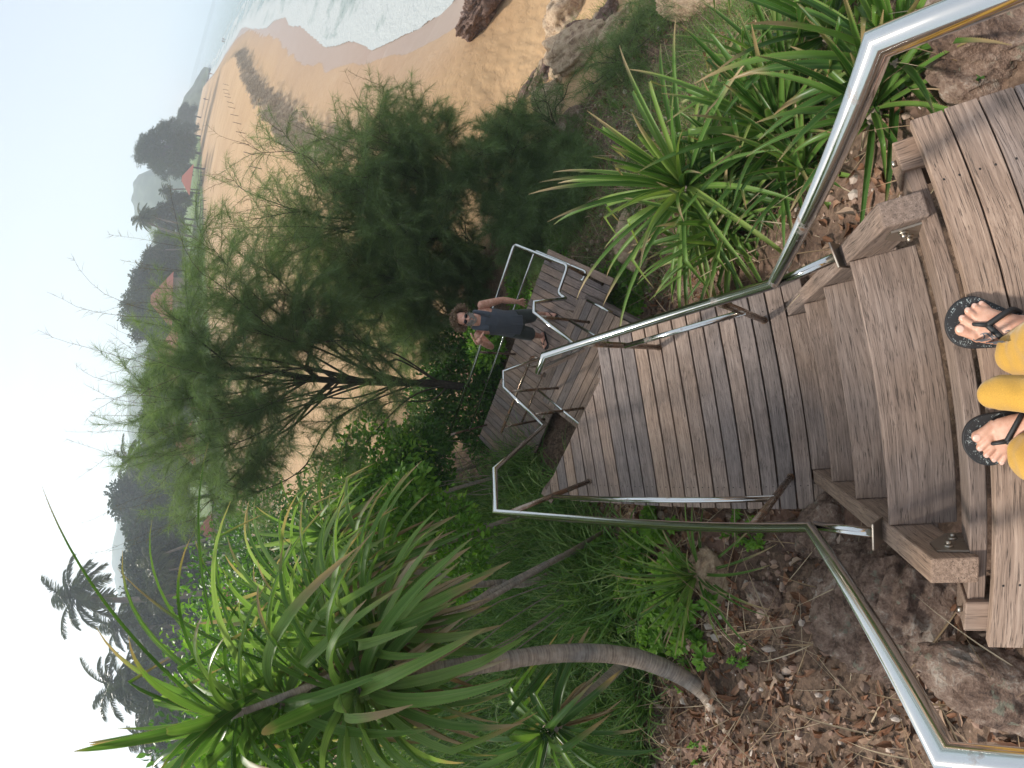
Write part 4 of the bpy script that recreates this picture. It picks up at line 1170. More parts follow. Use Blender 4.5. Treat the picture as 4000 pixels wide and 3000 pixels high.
# herbs with whorled leaves left of the landing
def herb(label, c, n_st, h, L, mt='broad_y', group='leafy herbs left of the landing', rad=.15):
    t = empty('herb', (c[0], c[1], gz(c[0], c[1]))); tag(t, label, 'plant', group)
    b, s_ = MB(), MB()
    for i in range(n_st):
        x, y = c[0] + U_(-rad, rad), c[1] + U_(-rad, rad); z = gz(x, y)
        top = np.array([x + U_(-.08, .08), y + U_(-.08, .08), z + h * U_(.5, 1.1)])
        tube(s_, [(x, y, z - .01), tuple(top)], .003, 5)
        n = 16; q = rng.random(n); a = np.arange(n) * 2.4
        P = np.array([x, y, z]) + (top - [x, y, z]) * (.45 + .55 * q)[:, None]
        el = np.radians(5 + 60 * q ** 3)
        cards(b, P, dirs_(a, el), np.tile([0, 0, 1.0], (n, 1)) + rng.normal(size=(n, 3)) * .15, L * U_(.7, 1.1, n) * (1.1 - .5 * q), L * .42, rnd=np.clip(.2 + q * .6 + U_(-.15, .15, n), 0, 1))
    put(b.build('leaves', M[mt], t)); put(s_.build('stems', M['broad'], t)); return t
HL = 'leafy green herb with pointed leaves on the shaded ground left of the landing'
for px, py, z, k in [(2480, 2180, -1.95, 9), (2620, 2240, -1.75, 8), (2560, 2350, -1.75, 9), (2700, 2400, -1.5, 6), (2440, 2330, -1.9, 9), (2350, 2280, -1.9, 8), (2560, 2480, -1.6, 7), (2620, 2130, -1.75, 5), (2400, 2440, -1.8, 6), (2480, 2280, -1.85, 7), (2330, 2160, -2.0, 7), (2680, 2320, -1.6, 5), (2250, 2200, -2.1, 7), (2550, 2080, -1.85, 5)]:
    p = onz(px, py, z); herb(HL, (p.x, p.y), k + 5, .28, .10, 'broad_y', rad=.2)
p = onz(2180, 2310, -1.7); herb('tall herb with a flowering pale green top beside the thick trunk', (p.x, p.y), 12, .55, .10, 'broad_y', None, .12)
for lab, px, py, z, k in [('round-leaved weed under the left rail where the rock starts', 2940, 2130, -1.35, 8), ('weed with shiny leaves at the left edge of the landing', 2880, 2070, -1.45, 6), ('tiny weed in the litter near the curved rail', 3240, 2330, -1.0, 1),
                          ('small green seedling in the litter below the thick trunk', 2900, 2560, -1.15, 3), ('green seedling beside the base of the thick trunk', 2620, 2700, -1.3, 4), ('little green weed at the bottom rim of the litter', 2720, 2950, -1.1, 3), ('green weed beside the thick trunk where it leans', 2700, 2580, -1.35, 4)]:
    p = onz(px, py, z); herb(lab, (p.x, p.y), k, .10, .045, 'broad_y', None, .07)

b = MB()
for (x0, y0, r0), (x1, y1, r1), w_, dr in [((870, 2790, 2.9), (240, 1960, 2.7), .055, .35), ((830, 2330, 3.4), (855, 1780, 3.3), .045, .45), ((1050, 2500, 3.2), (800, 2130, 3.4), .045, .5), ((900, 2800, 2.7), (660, 2990, 2.4), .06, .9), ((870, 2850, 2.6), (740, 2990, 2.3), .055, .8), ((1000, 2550, 3.0), (510, 2240, 3.1), .05, .5)]:
    a_, e_ = Pr(x0, y0, r0), Pr(x1, y1, r1); L_ = np.linalg.norm(e_ - a_)
    blades(b, [a_ - norm(e_ - a_) * .25], [norm(e_ - a_) + np.array([0, 0, dr * .45])], (L_ + .25) * 1.08, w_, dr, 16, .4, rnd=[.35], twist=.3, spines=True)
h9 = Pr(900, 2800, 2.85); g9 = gz(h9[0], h9[1])
t = empty('screwpine_plant', (h9[0], h9[1], g9)); tag(t, 'screwpine sending very long single leaves up across the sky at the left', 'screwpine')
put(b.build('long_leaves', M['pand'], t)); b = MB(); rosette(b, h9, 22, .9, .06, el0=75, el1=-10, droop=1.4); put(b.build('leaf_rosette', M['pand'], t))
b = MB(); tube(b, [(h9[0] + .1, h9[1], g9 - .1), (h9[0] + .05, h9[1], (g9 + h9[2]) / 2), tuple(h9)], .02, 12); put(b.build('trunk', M['bark_ring'], t))
# ------------------------------------------------------------------ casuarinas
M['twig'] = bark_mat('greyish_casuarina_twigs', (.035, .03, .022), (.08, .068, .05), (.15, .13, .10))
def casuarina(label, base, trunk, limbs, nl=(26, .8), needle=(.10, .0045), mt='needle', group=None, thick=.07, nneed=26, bare=0.25, whips=0, name='casuarina_tree'):
    """trunk: polyline; limbs: (start point or trunk fraction, end point, count of branchlets)"""
    t = empty(name, base); tag(t, label, 'tree' if 'tree' in name else 'shrub', group)
    tr = smooth_path(trunk, 5)
    b = MB(); k = len(tr)
    tube(b, tr, list(np.linspace(thick, thick * .35, k)), 12, wob=.06, ring=.03); put(b.build('trunk', M['bark'], t))
    br, nd = MB(), MB()
    NP, ND_, NL, NR = [], [], [], []
    TP, TD = [], []
    for st, end, nb, r0 in limbs:
        s = np.array(tr[int(min(.999, st) * (k - 1))]) if np.isscalar(st) else np.array(st, float)
        e = np.array(end, float); Ld = np.linalg.norm(e - s)
        mid1 = s + (e - s) * .35 + rng.normal(size=3) * Ld * .06 + np.array([0, 0, .06 * Ld]); mid2 = s + (e - s) * .7 + rng.normal(size=3) * Ld * .06 + np.array([0, 0, .05 * Ld])
        P = np.array(smooth_path([s, mid1, mid2, e], 6)); m_ = len(P)
        tube(br, P, list(np.linspace(r0, .004, m_)), 6, caps=False, wob=.1)
        for _ in range(nb):
            q = bare + (1 - bare) * rng.random() ** .8
            i = min(int(q * (m_ - 1)), m_ - 2); p0 = P[i] + (P[i + 1] - P[i]) * rng.random()
            ax = norm(P[i + 1] - P[i])
            d = norm(ax * .9 + norm(rng.normal(size=3)) * 1.25 + np.array([0, 0, .35]))
            l = Ld * nl[1] * .42 * (1.25 - .7 * q) * rng.uniform(.4, 1.4)
            l = max(l, .3)
            pts = [p0]; dd = d.copy(); S = 6
            for _s in range(S):
                pts.append(pts[-1] + dd * l / S); dd = norm(dd + rng.normal(size=3) * .13 + np.array([0, 0, -.11]))
            pts = np.array(pts)
            TP.append(pts)
            nn = int(nneed * (.6 + l))
            u = rng.random(nn) ** .85 * S * .999; iu = u.astype(int); fu = (u - iu)[:, None]
            pp = pts[iu] * (1 - fu) + pts[iu + 1] * fu
            da = norm(pts[iu + 1] - pts[iu])
            NP.append(pp); ND_.append(norm(da * .8 + norm(rng.normal(size=(nn, 3))) * .8 + np.array([0, 0, -.1])))
            NL.append(needle[0] * 1.35 * rng.uniform(.4, 1.5, nn)); NR.append(np.clip(rng.uniform(0, .75, nn) + rng.uniform(-.15, .25), 0, 1))
    for pts in TP:
        tube(br, pts, [.0042, .0035, .003, .0026, .0022, .0018, .0012], 3, caps=False)
    quads(nd, np.concatenate(NP), np.concatenate(ND_), np.concatenate(NL), needle[1], np.concatenate(NR))
    put(nd.build('foliage', M[mt], t))
    if whips:
        wb, wn = br, MB()
        for i in range(whips):
            st, e = limbs[i % len(limbs)][1], None
            s = np.array(st, float); d = norm(s - np.array(tr[int(k * .6)])) * .6 + np.array([0, 0, .9]) + rng.normal(size=3) * .3; d = norm(d)
            l = rng.uniform(.7, 1.7) * (1 if len(limbs) > 28 else .6); pts = [s]
            for _s in range(8): pts.append(pts[-1] + d * l / 8); d = norm(d + rng.normal(size=3) * .10 + np.array([0, 0, -.06]))
            pts = np.array(pts); tube(wb, pts, list(np.linspace(.004, .0012, 9)), 3, caps=False)
            nn = 34; u = rng.random(nn) * 7.99; iu = u.astype(int); pp = pts[iu] + (pts[iu + 1] - pts[iu]) * (u - iu)[:, None]
            quads(wn, pp, norm(norm(pts[iu + 1] - pts[iu]) * .8 + norm(rng.normal(size=(nn, 3))) * .7), U_(.05, .16, nn), .0035)
        put(wn.build('thin_needles', M['needle_dry'], t))
    put(br.build('branches', M['twig'], t))
    return t
# the tall one behind the man: trunk rises just past the outer rail
cb = np.array(onr(1900, 1535, 6.35)); cb[2] = gz(cb[0], cb[1]) - .1
T0 = [cb, Pr(1840, 1520, 6.35), Pr(1720, 1500, 6.4), Pr(1560, 1495, 6.5), Pr(1400, 1490, 6.6), Pr(1230, 1480, 6.6), Pr(1050, 1450, 6.7), Pr(880, 1440, 6.8)]
ends = []
for px, py, r in [(540, 1690, 7.2), (480, 1620, 7.4), (500, 1520, 7.0), (600, 1330, 7.3), (660, 1180, 7.6), (700, 1060, 7.4), (800, 980, 7.0), (620, 1560, 6.4), (560, 1430, 6.3), (560, 1780, 7.4), (650, 1900, 7.6), (700, 2030, 7.4), (860, 1960, 7.2),
                  (800, 1750, 6.3), (900, 1250, 6.4), (850, 1130, 6.0), (960, 1020, 6.9), (640, 1250, 6.0), (700, 1450, 5.9), (1000, 1600, 5.9), (1130, 1330, 6.0), (1200, 1180, 6.3), (1080, 1060, 7.2), (1300, 1650, 6.2), (1350, 1800, 6.4), (780, 1620, 8.2), (900, 1380, 8.3), (640, 1420, 8.2),
                  (1400, 1380, 6.0), (1330, 1250, 6.2), (1480, 1620, 6.6)]:
    px = 560 + (px - 480) * .87 if px < 1100 else px
    e = Pr(px, py, r)
    el = np.clip((e[2] + 3.6) / 6.2, .25, .97)
    ends.append((el * rng.uniform(.62, .92), e, 25, .022))
L1 = [Pr(1280, 1490, 6.6), Pr(1200, 1590, 6.7), Pr(1100, 1660, 6.8), Pr(1060, 1740, 6.9)]
ends += [(Pr(1310, 1490, 6.6), Pr(1040, 1790, 6.9), 14, .034), (Pr(1060, 1745, 6.9), Pr(950, 1900, 7.1), 24, .02), (Pr(1100, 1660, 6.8), Pr(1000, 1850, 7.0), 20, .02),
         (Pr(1250, 1480, 6.6), Pr(1000, 1200, 6.7), 26, .036), (Pr(1200, 1450, 6.6), Pr(1330, 1110, 6.6), 22, .034), (Pr(1330, 1490, 6.6), Pr(1180, 1180, 6.3), 22, .03), (Pr(1200, 1490, 6.6), Pr(980, 1650, 6.4), 24, .026)]
casuarina('tall feathery casuarina tree with a dark trunk just behind the outer handrail', tuple(cb), T0, ends, nl=(26, 1.0), needle=(.13, .0032), thick=.095, nneed=165, bare=.3, whips=60)
# bushy ones on the seaward slope
def casu_bush(label, c, rad, n_l, nb, base=None, **kw):
    c = np.array(c, float); b0 = np.array([c[0], c[1], gz(c[0], c[1])]) if base is None else np.array(base, float)
    tk = [b0 - [0, 0, .1], b0 + (c - b0) * .4, b0 + (c - b0) * .8]
    L = []
    for i in range(n_l):
        a = i * 2.4; e = rng.uniform(-.5, 1.35)
        d = np.array([math.sin(a) * math.cos(e), math.cos(a) * math.cos(e), math.sin(e)])
        p = c + d * np.array(rad) * rng.uniform(.65, 1.1)
        p[2] = max(p[2], gz(p[0], p[1]) + .1)
        L.append((rng.uniform(.3, .95), p, nb, .014))
    return casuarina(label, tuple(b0), tk, L, name='casuarina_shrub', **kw)
for lab, (px, py, r), rad, n_l, nb, kw in [
    ('dark dense casuarina shrub directly behind the man', (1660, 1230, 7.4), (1.1, 1.0, .9), 20, 24, dict(nneed=130)),
    ('thick casuarina shrub on the sand side of the shaded one', (1640, 1080, 7.8), (1.4, 1.2, 1.4), 24, 28, dict(nneed=150)),
    ('casuarina shrub hiding the ground beside the seaward deck corner', (2050, 860, 5.4), (.9, .8, .6), 20, 26, dict(nneed=140)),
    ('low casuarina shrub between the shoulder and the pale sand slope', (2180, 680, 5.3), (.9, .8, .5), 18, 24, dict(nneed=120)),
    ('dense casuarina shrub right behind the seaward corner of the lowest deck', (1620, 900, 7.0), (1.3, 1.2, 1.3), 26, 28, dict(nneed=135)),
    ('wide dark green casuarina shrub in front of the pale sand', (1560, 640, 7.2), (1.3, 1.2, 1.15), 26, 28, dict(nneed=135, whips=30)),
    ('casuarina shrub with thin brown twigs over the beach', (1200, 820, 8.0), (1.4, 1.2, 1.2), 22, 24, dict(nneed=90, whips=40)),
    ('feathery casuarina shrub above the lowest deck rail, shaded inside', (1480, 1130, 7.4), (1.2, 1.1, 1.3), 24, 28, dict(nneed=135, whips=20)),
    ('casuarina shrub between the deck corner and the sandy slope', (1950, 640, 6.2), (1.1, 1.0, .8), 22, 26, dict(nneed=140)),
    ('low casuarina shrub at the foot of the pink rock slope', (2130, 470, 5.6), (.8, .7, .45), 10, 14, dict(nneed=60)),
    ('low yellowish casuarina scrub on the rocky shoulder', (2450, 260, 5.0), (.8, .7, .35), 10, 14, dict(nneed=60)),
    ('casuarina scrub hanging over the rocks near the top edge', (2650, 90, 5.2), (.9, .8, .35), 10, 14, dict(nneed=60)),
    ('thin casuarina scrub beside the tip of the big spiny screwpine', (2250, 760, 4.9), (.8, .8, .5), 18, 24, dict(nneed=110)),
    ('shadowy casuarina shrub below the outer rail', (1820, 1060, 7.0), (.8, .7, .5), 14, 22, dict(nneed=135))]:
    casu_bush(lab, Pr(px, py, r), rad, n_l, nb, needle=(.12, .0030), thick=.035, nl=(20, 1.0), bare=.15, **kw)

# ------------------------------------------------------------------ rocks
def rock_mat(name, cs, moss=None):
    m, n, l, p = mat(name)
    geo = n.new('ShaderNodeNewGeometry'); pos = geo.outputs['Position']
    a = noise(n, l, pos, 7, 6, .7, None, .8); b_ = noise(n, l, pos, 55, 5, .75); c_ = noise(n, l, pos, 3, 4, .6, (1, 1, 3), .5)
    rc = ramp(n, [(.38 + .24 * i / (len(cs) - 1), c) for i, c in enumerate(cs)])
    l.new(math_(n, l, 'ADD', math_(n, l, 'MULTIPLY', a.outputs[0], .55), math_(n, l, 'ADD', math_(n, l, 'MULTIPLY', b_.outputs[0], .3), math_(n, l, 'MULTIPLY', c_.outputs[0], .15))), rc.inputs[0])
    col = rc.outputs[0]
    if moss:
        ms = noise(n, l, pos, 9, 5, .7); mr = ramp(n, [(.60, 0), (.64, .8)]); l.new(ms.outputs[0], mr.inputs[0])
        col = mix(n, l, mr.outputs[0], col, moss)
    l.new(col, p.inputs['Base Color']); p.inputs['Roughness'].default_value = .85
    bump(n, l, math_(n, l, 'ADD', a.outputs[0], math_(n, l, 'MULTIPLY', b_.outputs[0], .55)), 1.0, .05, p.inputs['Normal'])
    return m
M['rock'] = rock_mat('lichened_reddish_rock', [(.06, .036, .028), (.20, .125, .09), (.36, .25, .19), (.56, .47, .39)], (.27, .27, .20))
M['rock_pale'] = rock_mat('pinkish_coastal_rock', [(.18, .11, .075), (.42, .29, .19), (.56, .42, .28), (.62, .49, .34)])
M['rock_dark'] = rock_mat('dark_brown_sea_rock', [(.04, .022, .016), (.12, .07, .05), (.22, .14, .11), (.38, .28, .24)])
def rock(name, label, c, rad, mt, seed, rot=0.0, sub=5, rough=.38, group=None, cat='rock'):
    import bmesh
    bm = bmesh.new(); bmesh.ops.create_icosphere(bm, subdivisions=sub, radius=1)
    co = np.array([v.co[:] for v in bm.verts])
    fx = lambda s, o: fbm(co[:, 0] * s + co[:, 2] * s * 1.3 + seed, co[:, 1] * s - co[:, 2] * s * .7 + seed * 2, o, seed)
    rdg = 1 - np.abs(fx(2.2, 3)) * 2
    k = 1 + rough * fx(1.1, 5) * 1.4 + rough * .22 * rdg + .05 * fx(8, 4)
    k = k + rough * .35 * (np.abs(fx(4.5, 3)) * -2 + .5)
    co = co * k[:, None]
    cz = np.round(co[:, 2] * 5 + fx(1.5, 2) * 2) / 5; co[:, 2] = co[:, 2] * .65 + cz * .35
    co = co * np.array(rad); cr, sr = math.cos(rot), math.sin(rot)
    co = np.stack([co[:, 0] * cr - co[:, 1] * sr, co[:, 0] * sr + co[:, 1] * cr, co[:, 2]], 1)
    for v, q in zip(bm.verts, co): v.co = q
    me = bpy.data.meshes.new(name); bm.to_mesh(me); bm.free()
    me.polygons.foreach_set('use_smooth', np.ones(len(me.polygons), bool))
    o = link(name, me, M[mt]); o.location = c; tag(o, label, cat, group); return o
def rk(label, px, py, z, rad, mt, seed, rot=0, dz=0.0, **k):
    p = onz(px, py, z); return rock('rock', label, (p.x, p.y, gz(p.x, p.y) + dz), rad, mt, seed, rot, **k)
rk('big flat lichened boulder beside the stair, under the curved left rail', 3560, 2370, -.75, (.30, .36, .20), 'rock', 3, .3, -.04, sub=6, rough=.5)
rk('dark reddish rock ledge tight against the landing edge', 3250, 2080, -1.2, (.13, .17, .11), 'rock', 9, .6, -.02, rough=.55)
rk('broken stone with pale lichen under the left stringer', 3380, 2180, -1.05, (.13, .10, .09), 'rock', 11, 1.6, 0, rough=.6)
rk('brown jagged stone between the ledge and the flat boulder', 3320, 2270, -1.1, (.12, .15, .08), 'rock', 12, .2, 0, rough=.6)
rk('dark hollow stone at the rail bend by the landing', 3120, 2130, -1.3, (.12, .10, .07), 'rock_dark', 13, 2.2, 0, rough=.6)
rk('greenish grey rock slab at the right rim below the platform boards', 3900, 2690, -.4, (.26, .12, .10), 'rock', 14, 1.2, 0)
rk('pale flat rock next to the small yellow-green screwpine', 2760, 2290, -1.35, (.20, .12, .09), 'rock_pale', 17, .4, 0)
rk('pinkish rock at the top right corner behind the rail', 3930, 60, -.4, (.22, .3, .14), 'rock', 23, .2, 0)
rk('grey rock half buried in the litter near the thick trunk', 2640, 2520, -1.2, (.16, .10, .07), 'rock_pale', 31, 1.0, 0)
rk('weathered grey stone in the middle of the litter', 2950, 2420, -1.05, (.12, .09, .07), 'rock', 33, 1.0, 0)
p = onz(1990, 90, -6.2)
rock('rock', 'dark craggy rock standing alone on the wet sand', (p.x, p.y, gz(p.x, p.y) + .35), (.32, .72, .6), 'rock_dark', 41, .5, 6, .6)
for i, (lab, px, py, z, rad, mt) in enumerate([
    ('pale pink rock outcrop on the sandy slope, upper one', 2180, 60, -5.2, (.9, .6, .5), 'rock_pale'),
    ('layered pink rock ridge running down the sandy slope', 2260, 230, -4.6, (.8, .35, .35), 'rock_pale'),
    ('pinkish grey rock wall above the casuarina scrub', 2330, 170, -4.2, (.7, .45, .35), 'rock_pale'),
    ('brown rock fin poking out of the yellow sand', 2060, 330, -5.1, (.45, .18, .16), 'rock_dark'),
    ('small dark rock fin lower on the yellow sand', 2110, 400, -4.9, (.35, .14, .12), 'rock_dark'),
    ('whitish eroded rock face at the side of the yellow sand', 2190, 440, -4.5, (.55, .3, .3), 'rock_pale'),
    ('orange-pink flat rock at the very top edge', 2760, 20, -3.4, (.5, .35, .2), 'rock_pale'),
    ('round pink rock at the top edge next to grass', 2930, 8, -3.0, (.35, .3, .16), 'rock_pale'),
    ('dark shaded rock between the sand and the grassy shoulder', 2250, 560, -4.0, (.5, .35, .3), 'rock'),
    ('pale bank rock below the big spiny screwpine', 2480, 940, -3.2, (.35, .22, .16), 'rock_pale')]):
    rk(lab, px, py, z, rad, mt, 50 + i * 3, i * .7, 0)

for i in range(22):
    px, py, z = 2080 + 17 * i + U_(-40, 40), U_(10, 120) + 18 * (22 - i) * U_(.2, 1), -5.0 + i * .06
    p = onz(px, py, z); r_ = U_(.12, .42)
    rock('rock', 'jagged pale piece of the broken rock scattered down the sandy slope', (p.x, p.y, gz(p.x, p.y)), (r_, r_ * U_(.3, .7), r_ * U_(.3, .6)), 'rock_pale' if i % 3 else 'rock_dark', 90 + i, U_(0, 3), 4, .55, 'broken rocks on the sandy slope')
# loose stones and leaf litter on the hillside
def scat(n, box_, zmin=-4.0):
    x = U_(box_[0], box_[1], n); y = U_(box_[2], box_[3], n); z, s, *_ = terrain(x, y); k = (s < .5)
    inl = (x > -.82) & (x < .6) & (y < 2.5)
    k &= ~inl
    return np.stack([x[k], y[k], z[k]], 1)
LB = [(-4.2, -.6, -.9, 3.0, 5200), (.5, 3.2, -1.4, 2.2, 2200), (2, 6, 0, 3.5, 900)]
lv, tw, stn = MB(), MB(), MB()
for x0, x1, y0, y1, n_ in LB:
    P = scat(n_, (x0, x1, y0, y1)); n_ = len(P)
    dens = fbm(P[:, 0] * 1.3, P[:, 1] * 1.3, 3, 91) > -.25; P = P[dens]; n_ = len(P)
    P[:, 2] += U_(.004, .035, n_)
    a = U_(0, 6.283, n_)
    cards(lv, P, dirs_(a, U_(-.35, .45, n_)), np.array([0, 0, 1.0]) + rng.normal(size=(n_, 3)) * .45, U_(.02, .05, n_) + .11 * rng.random(n_) ** 3, U_(.012, .05, n_), fold=.7, curl=.35, mi=0)
    q = scat(n_ // 3, (x0, x1, y0, y1)); n2_ = len(q)
    q[:, 2] += .02
    blades(tw, q, dirs_(U_(0, 6.283, n2_), U_(0, .35, n2_)), U_(.12, .6, n2_), U_(.003, .012, n2_), U_(.2, .9, n2_), 5, .5, twist=.8, prof='grass')
M['litter'] = leaf_mat('fallen_brown_leaf', [(.05, .025, .015), (.14, .06, .03), (.24, .12, .07), (.34, .22, .15), (.42, .33, .25)], .08, .75, vein=(.2, .12, .07), hue_noise=9, spec=.25)
o = lv.build('leaf_litter', M['litter']); tag(o, 'brown curled dead leaves lying all over the stony soil', 'leaf litter', kind='stuff')
o = tw.build('dry_grass_straw', M['dead']); tag(o, 'dry straw and twigs lying across the leaf litter', 'dry straw', kind='stuff')
# pebbles: one object, nobody could count them
import bmesh
bm = bmesh.new(); bmesh.ops.create_icosphere(bm, subdivisions=1, radius=1); ico = np.array([v.co[:] for v in bm.verts]); icf = np.array([[v.index for v in f.verts] for f in bm.faces]); bm.free()
for x0, x1, y0, y1, n_ in [(-4.2, -.6, -.9, 3.0, 4200), (.5, 3.0, -1.4, 2.2, 1500), (2, 6.5, 0, 4, 1500)]:
    P = scat(n_, (x0, x1, y0, y1)); n_ = len(P)
    s = rng.random(n_) ** 3 * .035 + .006
    Vv = (ico[None] * (1 + rng.normal(size=(n_, 12, 1)) * .18) * s[:, None, None] * U_(.6, 1.3, (n_, 1, 3)) + P[:, None, :])
    F = (np.arange(n_) * 12)[:, None, None] + icf[None]
    stn.addnp(Vv.reshape(-1, 3), F.reshape(-1, 3), None, np.repeat(rng.random(n_), 12))
m, n, l, p = mat('loose_stones'); rc = ramp(n, [(0, (.10, .06, .045)), (.4, (.24, .15, .11)), (.75, (.38, .28, .22)), (1, (.55, .5, .45))])
geo = n.new('ShaderNodeNewGeometry'); nz = noise(n, l, geo.outputs['Position'], 60, 3, .6)
l.new(math_(n, l, 'ADD', math_(n, l, 'MULTIPLY', attr(n, 'rnd').outputs['Fac'], .8), math_(n, l, 'MULTIPLY', nz.outputs[0], .25)), rc.inputs[0]); l.new(rc.outputs[0], p.inputs['Base Color']); p.inputs['Roughness'].default_value = .9
M['pebble'] = m
o = stn.build('pebbles', M['pebble']); tag(o, 'loose reddish and pale pebbles in the soil', 'pebbles', kind='stuff')
# patches of fine grass on the seaward shoulder
gm = MB()
P = scat(26000, (1.2, 6.2, -.8, 4.4)); k = fbm(P[:, 0] * .9, P[:, 1] * .9, 3, 97) > -.25; P = P[k]; n_ = len(P)
blades(gm, P, dirs_(U_(0, 6.283, n_), U_(.5, 1.4, n_)), U_(.08, .28, n_), U_(.003, .006, n_), U_(.6, 2, n_), 4, .3, prof='grass', rnd=np.clip(rng.random(n_) * .9 + .1, 0, 1))
o = gm.build('fine_grass', M['grass']); tag(o, 'fine grass growing over the stony seaward shoulder', 'grass', kind='stuff')
# ------------------------------------------------------------------ people
def skin_mat(name, c0, c1, c2):
    m, n, l, p = mat(name); geo = n.new('ShaderNodeNewGeometry')
    a = noise(n, l, geo.outputs['Position'], 28, 4, .6); b_ = noise(n, l, geo.outputs['Position'], 260, 3, .6)
    rc = ramp(n, [(.35, c0), (.5, c1), (.68, c2)]); l.new(a.outputs[0], rc.inputs[0]); l.new(rc.outputs[0], p.inputs['Base Color'])
    p.inputs['Roughness'].default_value = .52; p.inputs['Subsurface Weight'].default_value = .15; p.inputs['Subsurface Radius'].default_value = (.012, .004, .002); p.inputs['Subsurface Scale'].default_value = .6
    bump(n, l, b_.outputs[0], .25, .0012, p.inputs['Normal']); return m
M['skin_man'] = skin_mat('sunburnt_skin', (.58, .27, .19), (.68, .36, .27), (.74, .45, .35))
M['skin_feet'] = skin_mat('fair_skin', (.46, .23, .155), (.56, .31, .22), (.64, .39, .29))
def cloth_mat(name, col, fine=900, rough=.9):
    m, n, l, p = mat(name); tc = n.new('ShaderNodeTexCoord')
    a = noise(n, l, tc.outputs['Object'], fine, 2, .5); b_ = noise(n, l, tc.outputs['Object'], 7, 3, .6)
    rc = ramp(n, [(.3, tuple(v * .72 for v in col)), (.7, tuple(min(1, v * 1.25) for v in col))])
    l.new(math_(n, l, 'ADD', math_(n, l, 'MULTIPLY', a.outputs[0], .6), math_(n, l, 'MULTIPLY', b_.outputs[0], .4)), rc.inputs[0]); l.new(rc.outputs[0], p.inputs['Base Color'])
    p.inputs['Roughness'].default_value = rough; p.inputs['Sheen Weight'].default_value = .25; bump(n, l, a.outputs[0], .35, .001, p.inputs['Normal']); return m
M['tank'] = cloth_mat('slate_blue_cotton', (.075, .088, .115)); M['shorts'] = cloth_mat('dark_green_cotton', (.028, .038, .036)); M['yellow'] = cloth_mat('mustard_yellow_knit', (.52, .29, .042), 700)
M['rubber'] = plain('black_rubber', (.016, .016, .018), .6); M['lens'] = plain('dark_lens', (.01, .008, .015), .08); M['hair'] = plain('frizzy_brown_hair', (.20, .13, .08), .8); M['beard'] = plain('grey_beard', (.34, .31, .28), .85); M['nail'] = plain('toe_nail', (.66, .42, .34), .3); M['ink'] = plain('faded_tattoo_ink', (.10, .11, .13), .7)
def insole_mat():
    m, n, l, p = mat('black_insole_with_pale_print'); tc = n.new('ShaderNodeTexCoord')
    v = n.new('ShaderNodeTexVoronoi'); v.inputs['Scale'].default_value = 260; l.new(tc.outputs['Object'], v.inputs['Vector'])
    a = noise(n, l, tc.outputs['Object'], 45, 3, .7); ar = ramp(n, [(.5, 0), (.6, 1)]); l.new(a.outputs[0], ar.inputs[0]); vr = ramp(n, [(.3, 1), (.5, 0)]); l.new(v.outputs['Distance'], vr.inputs[0])
    l.new(mix(n, l, math_(n, l, 'MULTIPLY', ar.outputs[0], vr.outputs[0]), (.02, .02, .022), (.35, .40, .40)), p.inputs['Base Color']); p.inputs['Roughness'].default_value = .6; return m
M['insole'] = insole_mat()
def loft(mb, rings, seg=24, **k):
    """rings: (centre, half-axis a, half-axis b[, squareness])"""
    vs = []
    for rg in rings:
        c, a, b_ = [np.array(t, float) for t in rg[:3]]; e = rg[3] if len(rg) > 3 else 1.0
        for i in range(seg):
            t_ = 2 * math.pi * i / seg; cs, sn = math.cos(t_), math.sin(t_)
            vs.append(c + a * math.copysign(abs(cs) ** e, cs) + b_ * math.copysign(abs(sn) ** e, sn))
    n_ = len(rings)
    fs = [(i * seg + j, i * seg + (j + 1) % seg, (i + 1) * seg + (j + 1) % seg, (i + 1) * seg + j) for i in range(n_ - 1) for j in range(seg)]
    fs += [list(range(seg))[::-1], [(n_ - 1) * seg + j for j in range(seg)]]
    v01 = np.array(rings[1][0], float) - np.array(rings[0][0], float)
    if np.dot(np.cross(rings[0][1], rings[0][2]), v01) < 0: fs = [f[::-1] for f in fs]
    mb.add(vs, fs, smooth=True, **k)
def ell(mb, c, a, b_, c3, n1=12, n2=16):
    c, a, b_, c3 = [np.array(t, float) for t in (c, a, b_, c3)]; rr = []
    for i in range(1, n1):
        t_ = math.pi * i / n1; rr.append((c - c3 * math.cos(t_), a * math.sin(t_), b_ * math.sin(t_)))
    loft(mb, rr, n2)
def limb(mb, pts, rad, seg=14):
    P = smooth_path(pts, 4); tt = np.linspace(0, 1, len(P)); tube(mb, P, list(np.interp(tt, np.linspace(0, 1, len(rad)), rad)), seg)
def smooth_closed(P, k=4):
    P = [np.array(p, float) for p in P]; n_ = len(P); out = []
    for i in range(n_):
        p0, p1, p2, p3 = P[i - 1], P[i], P[(i + 1) % n_], P[(i + 2) % n_]
        for s in range(k):
            t = s / k
            out.append(.5 * ((2 * p1) + (-p0 + p2) * t + (2 * p0 - 5 * p1 + 4 * p2 - p3) * t * t + (-p0 + 3 * p1 - 3 * p2 + p3) * t ** 3))
    return out
def fuse(o, vox, it=4):
    r_ = o.modifiers.new('remesh', 'REMESH'); r_.mode = 'VOXEL'; r_.voxel_size = vox; r_.use_smooth_shade = True
    if it: s_ = o.modifiers.new('smooth', 'SMOOTH'); s_.iterations = it; s_.factor = .5
    return o
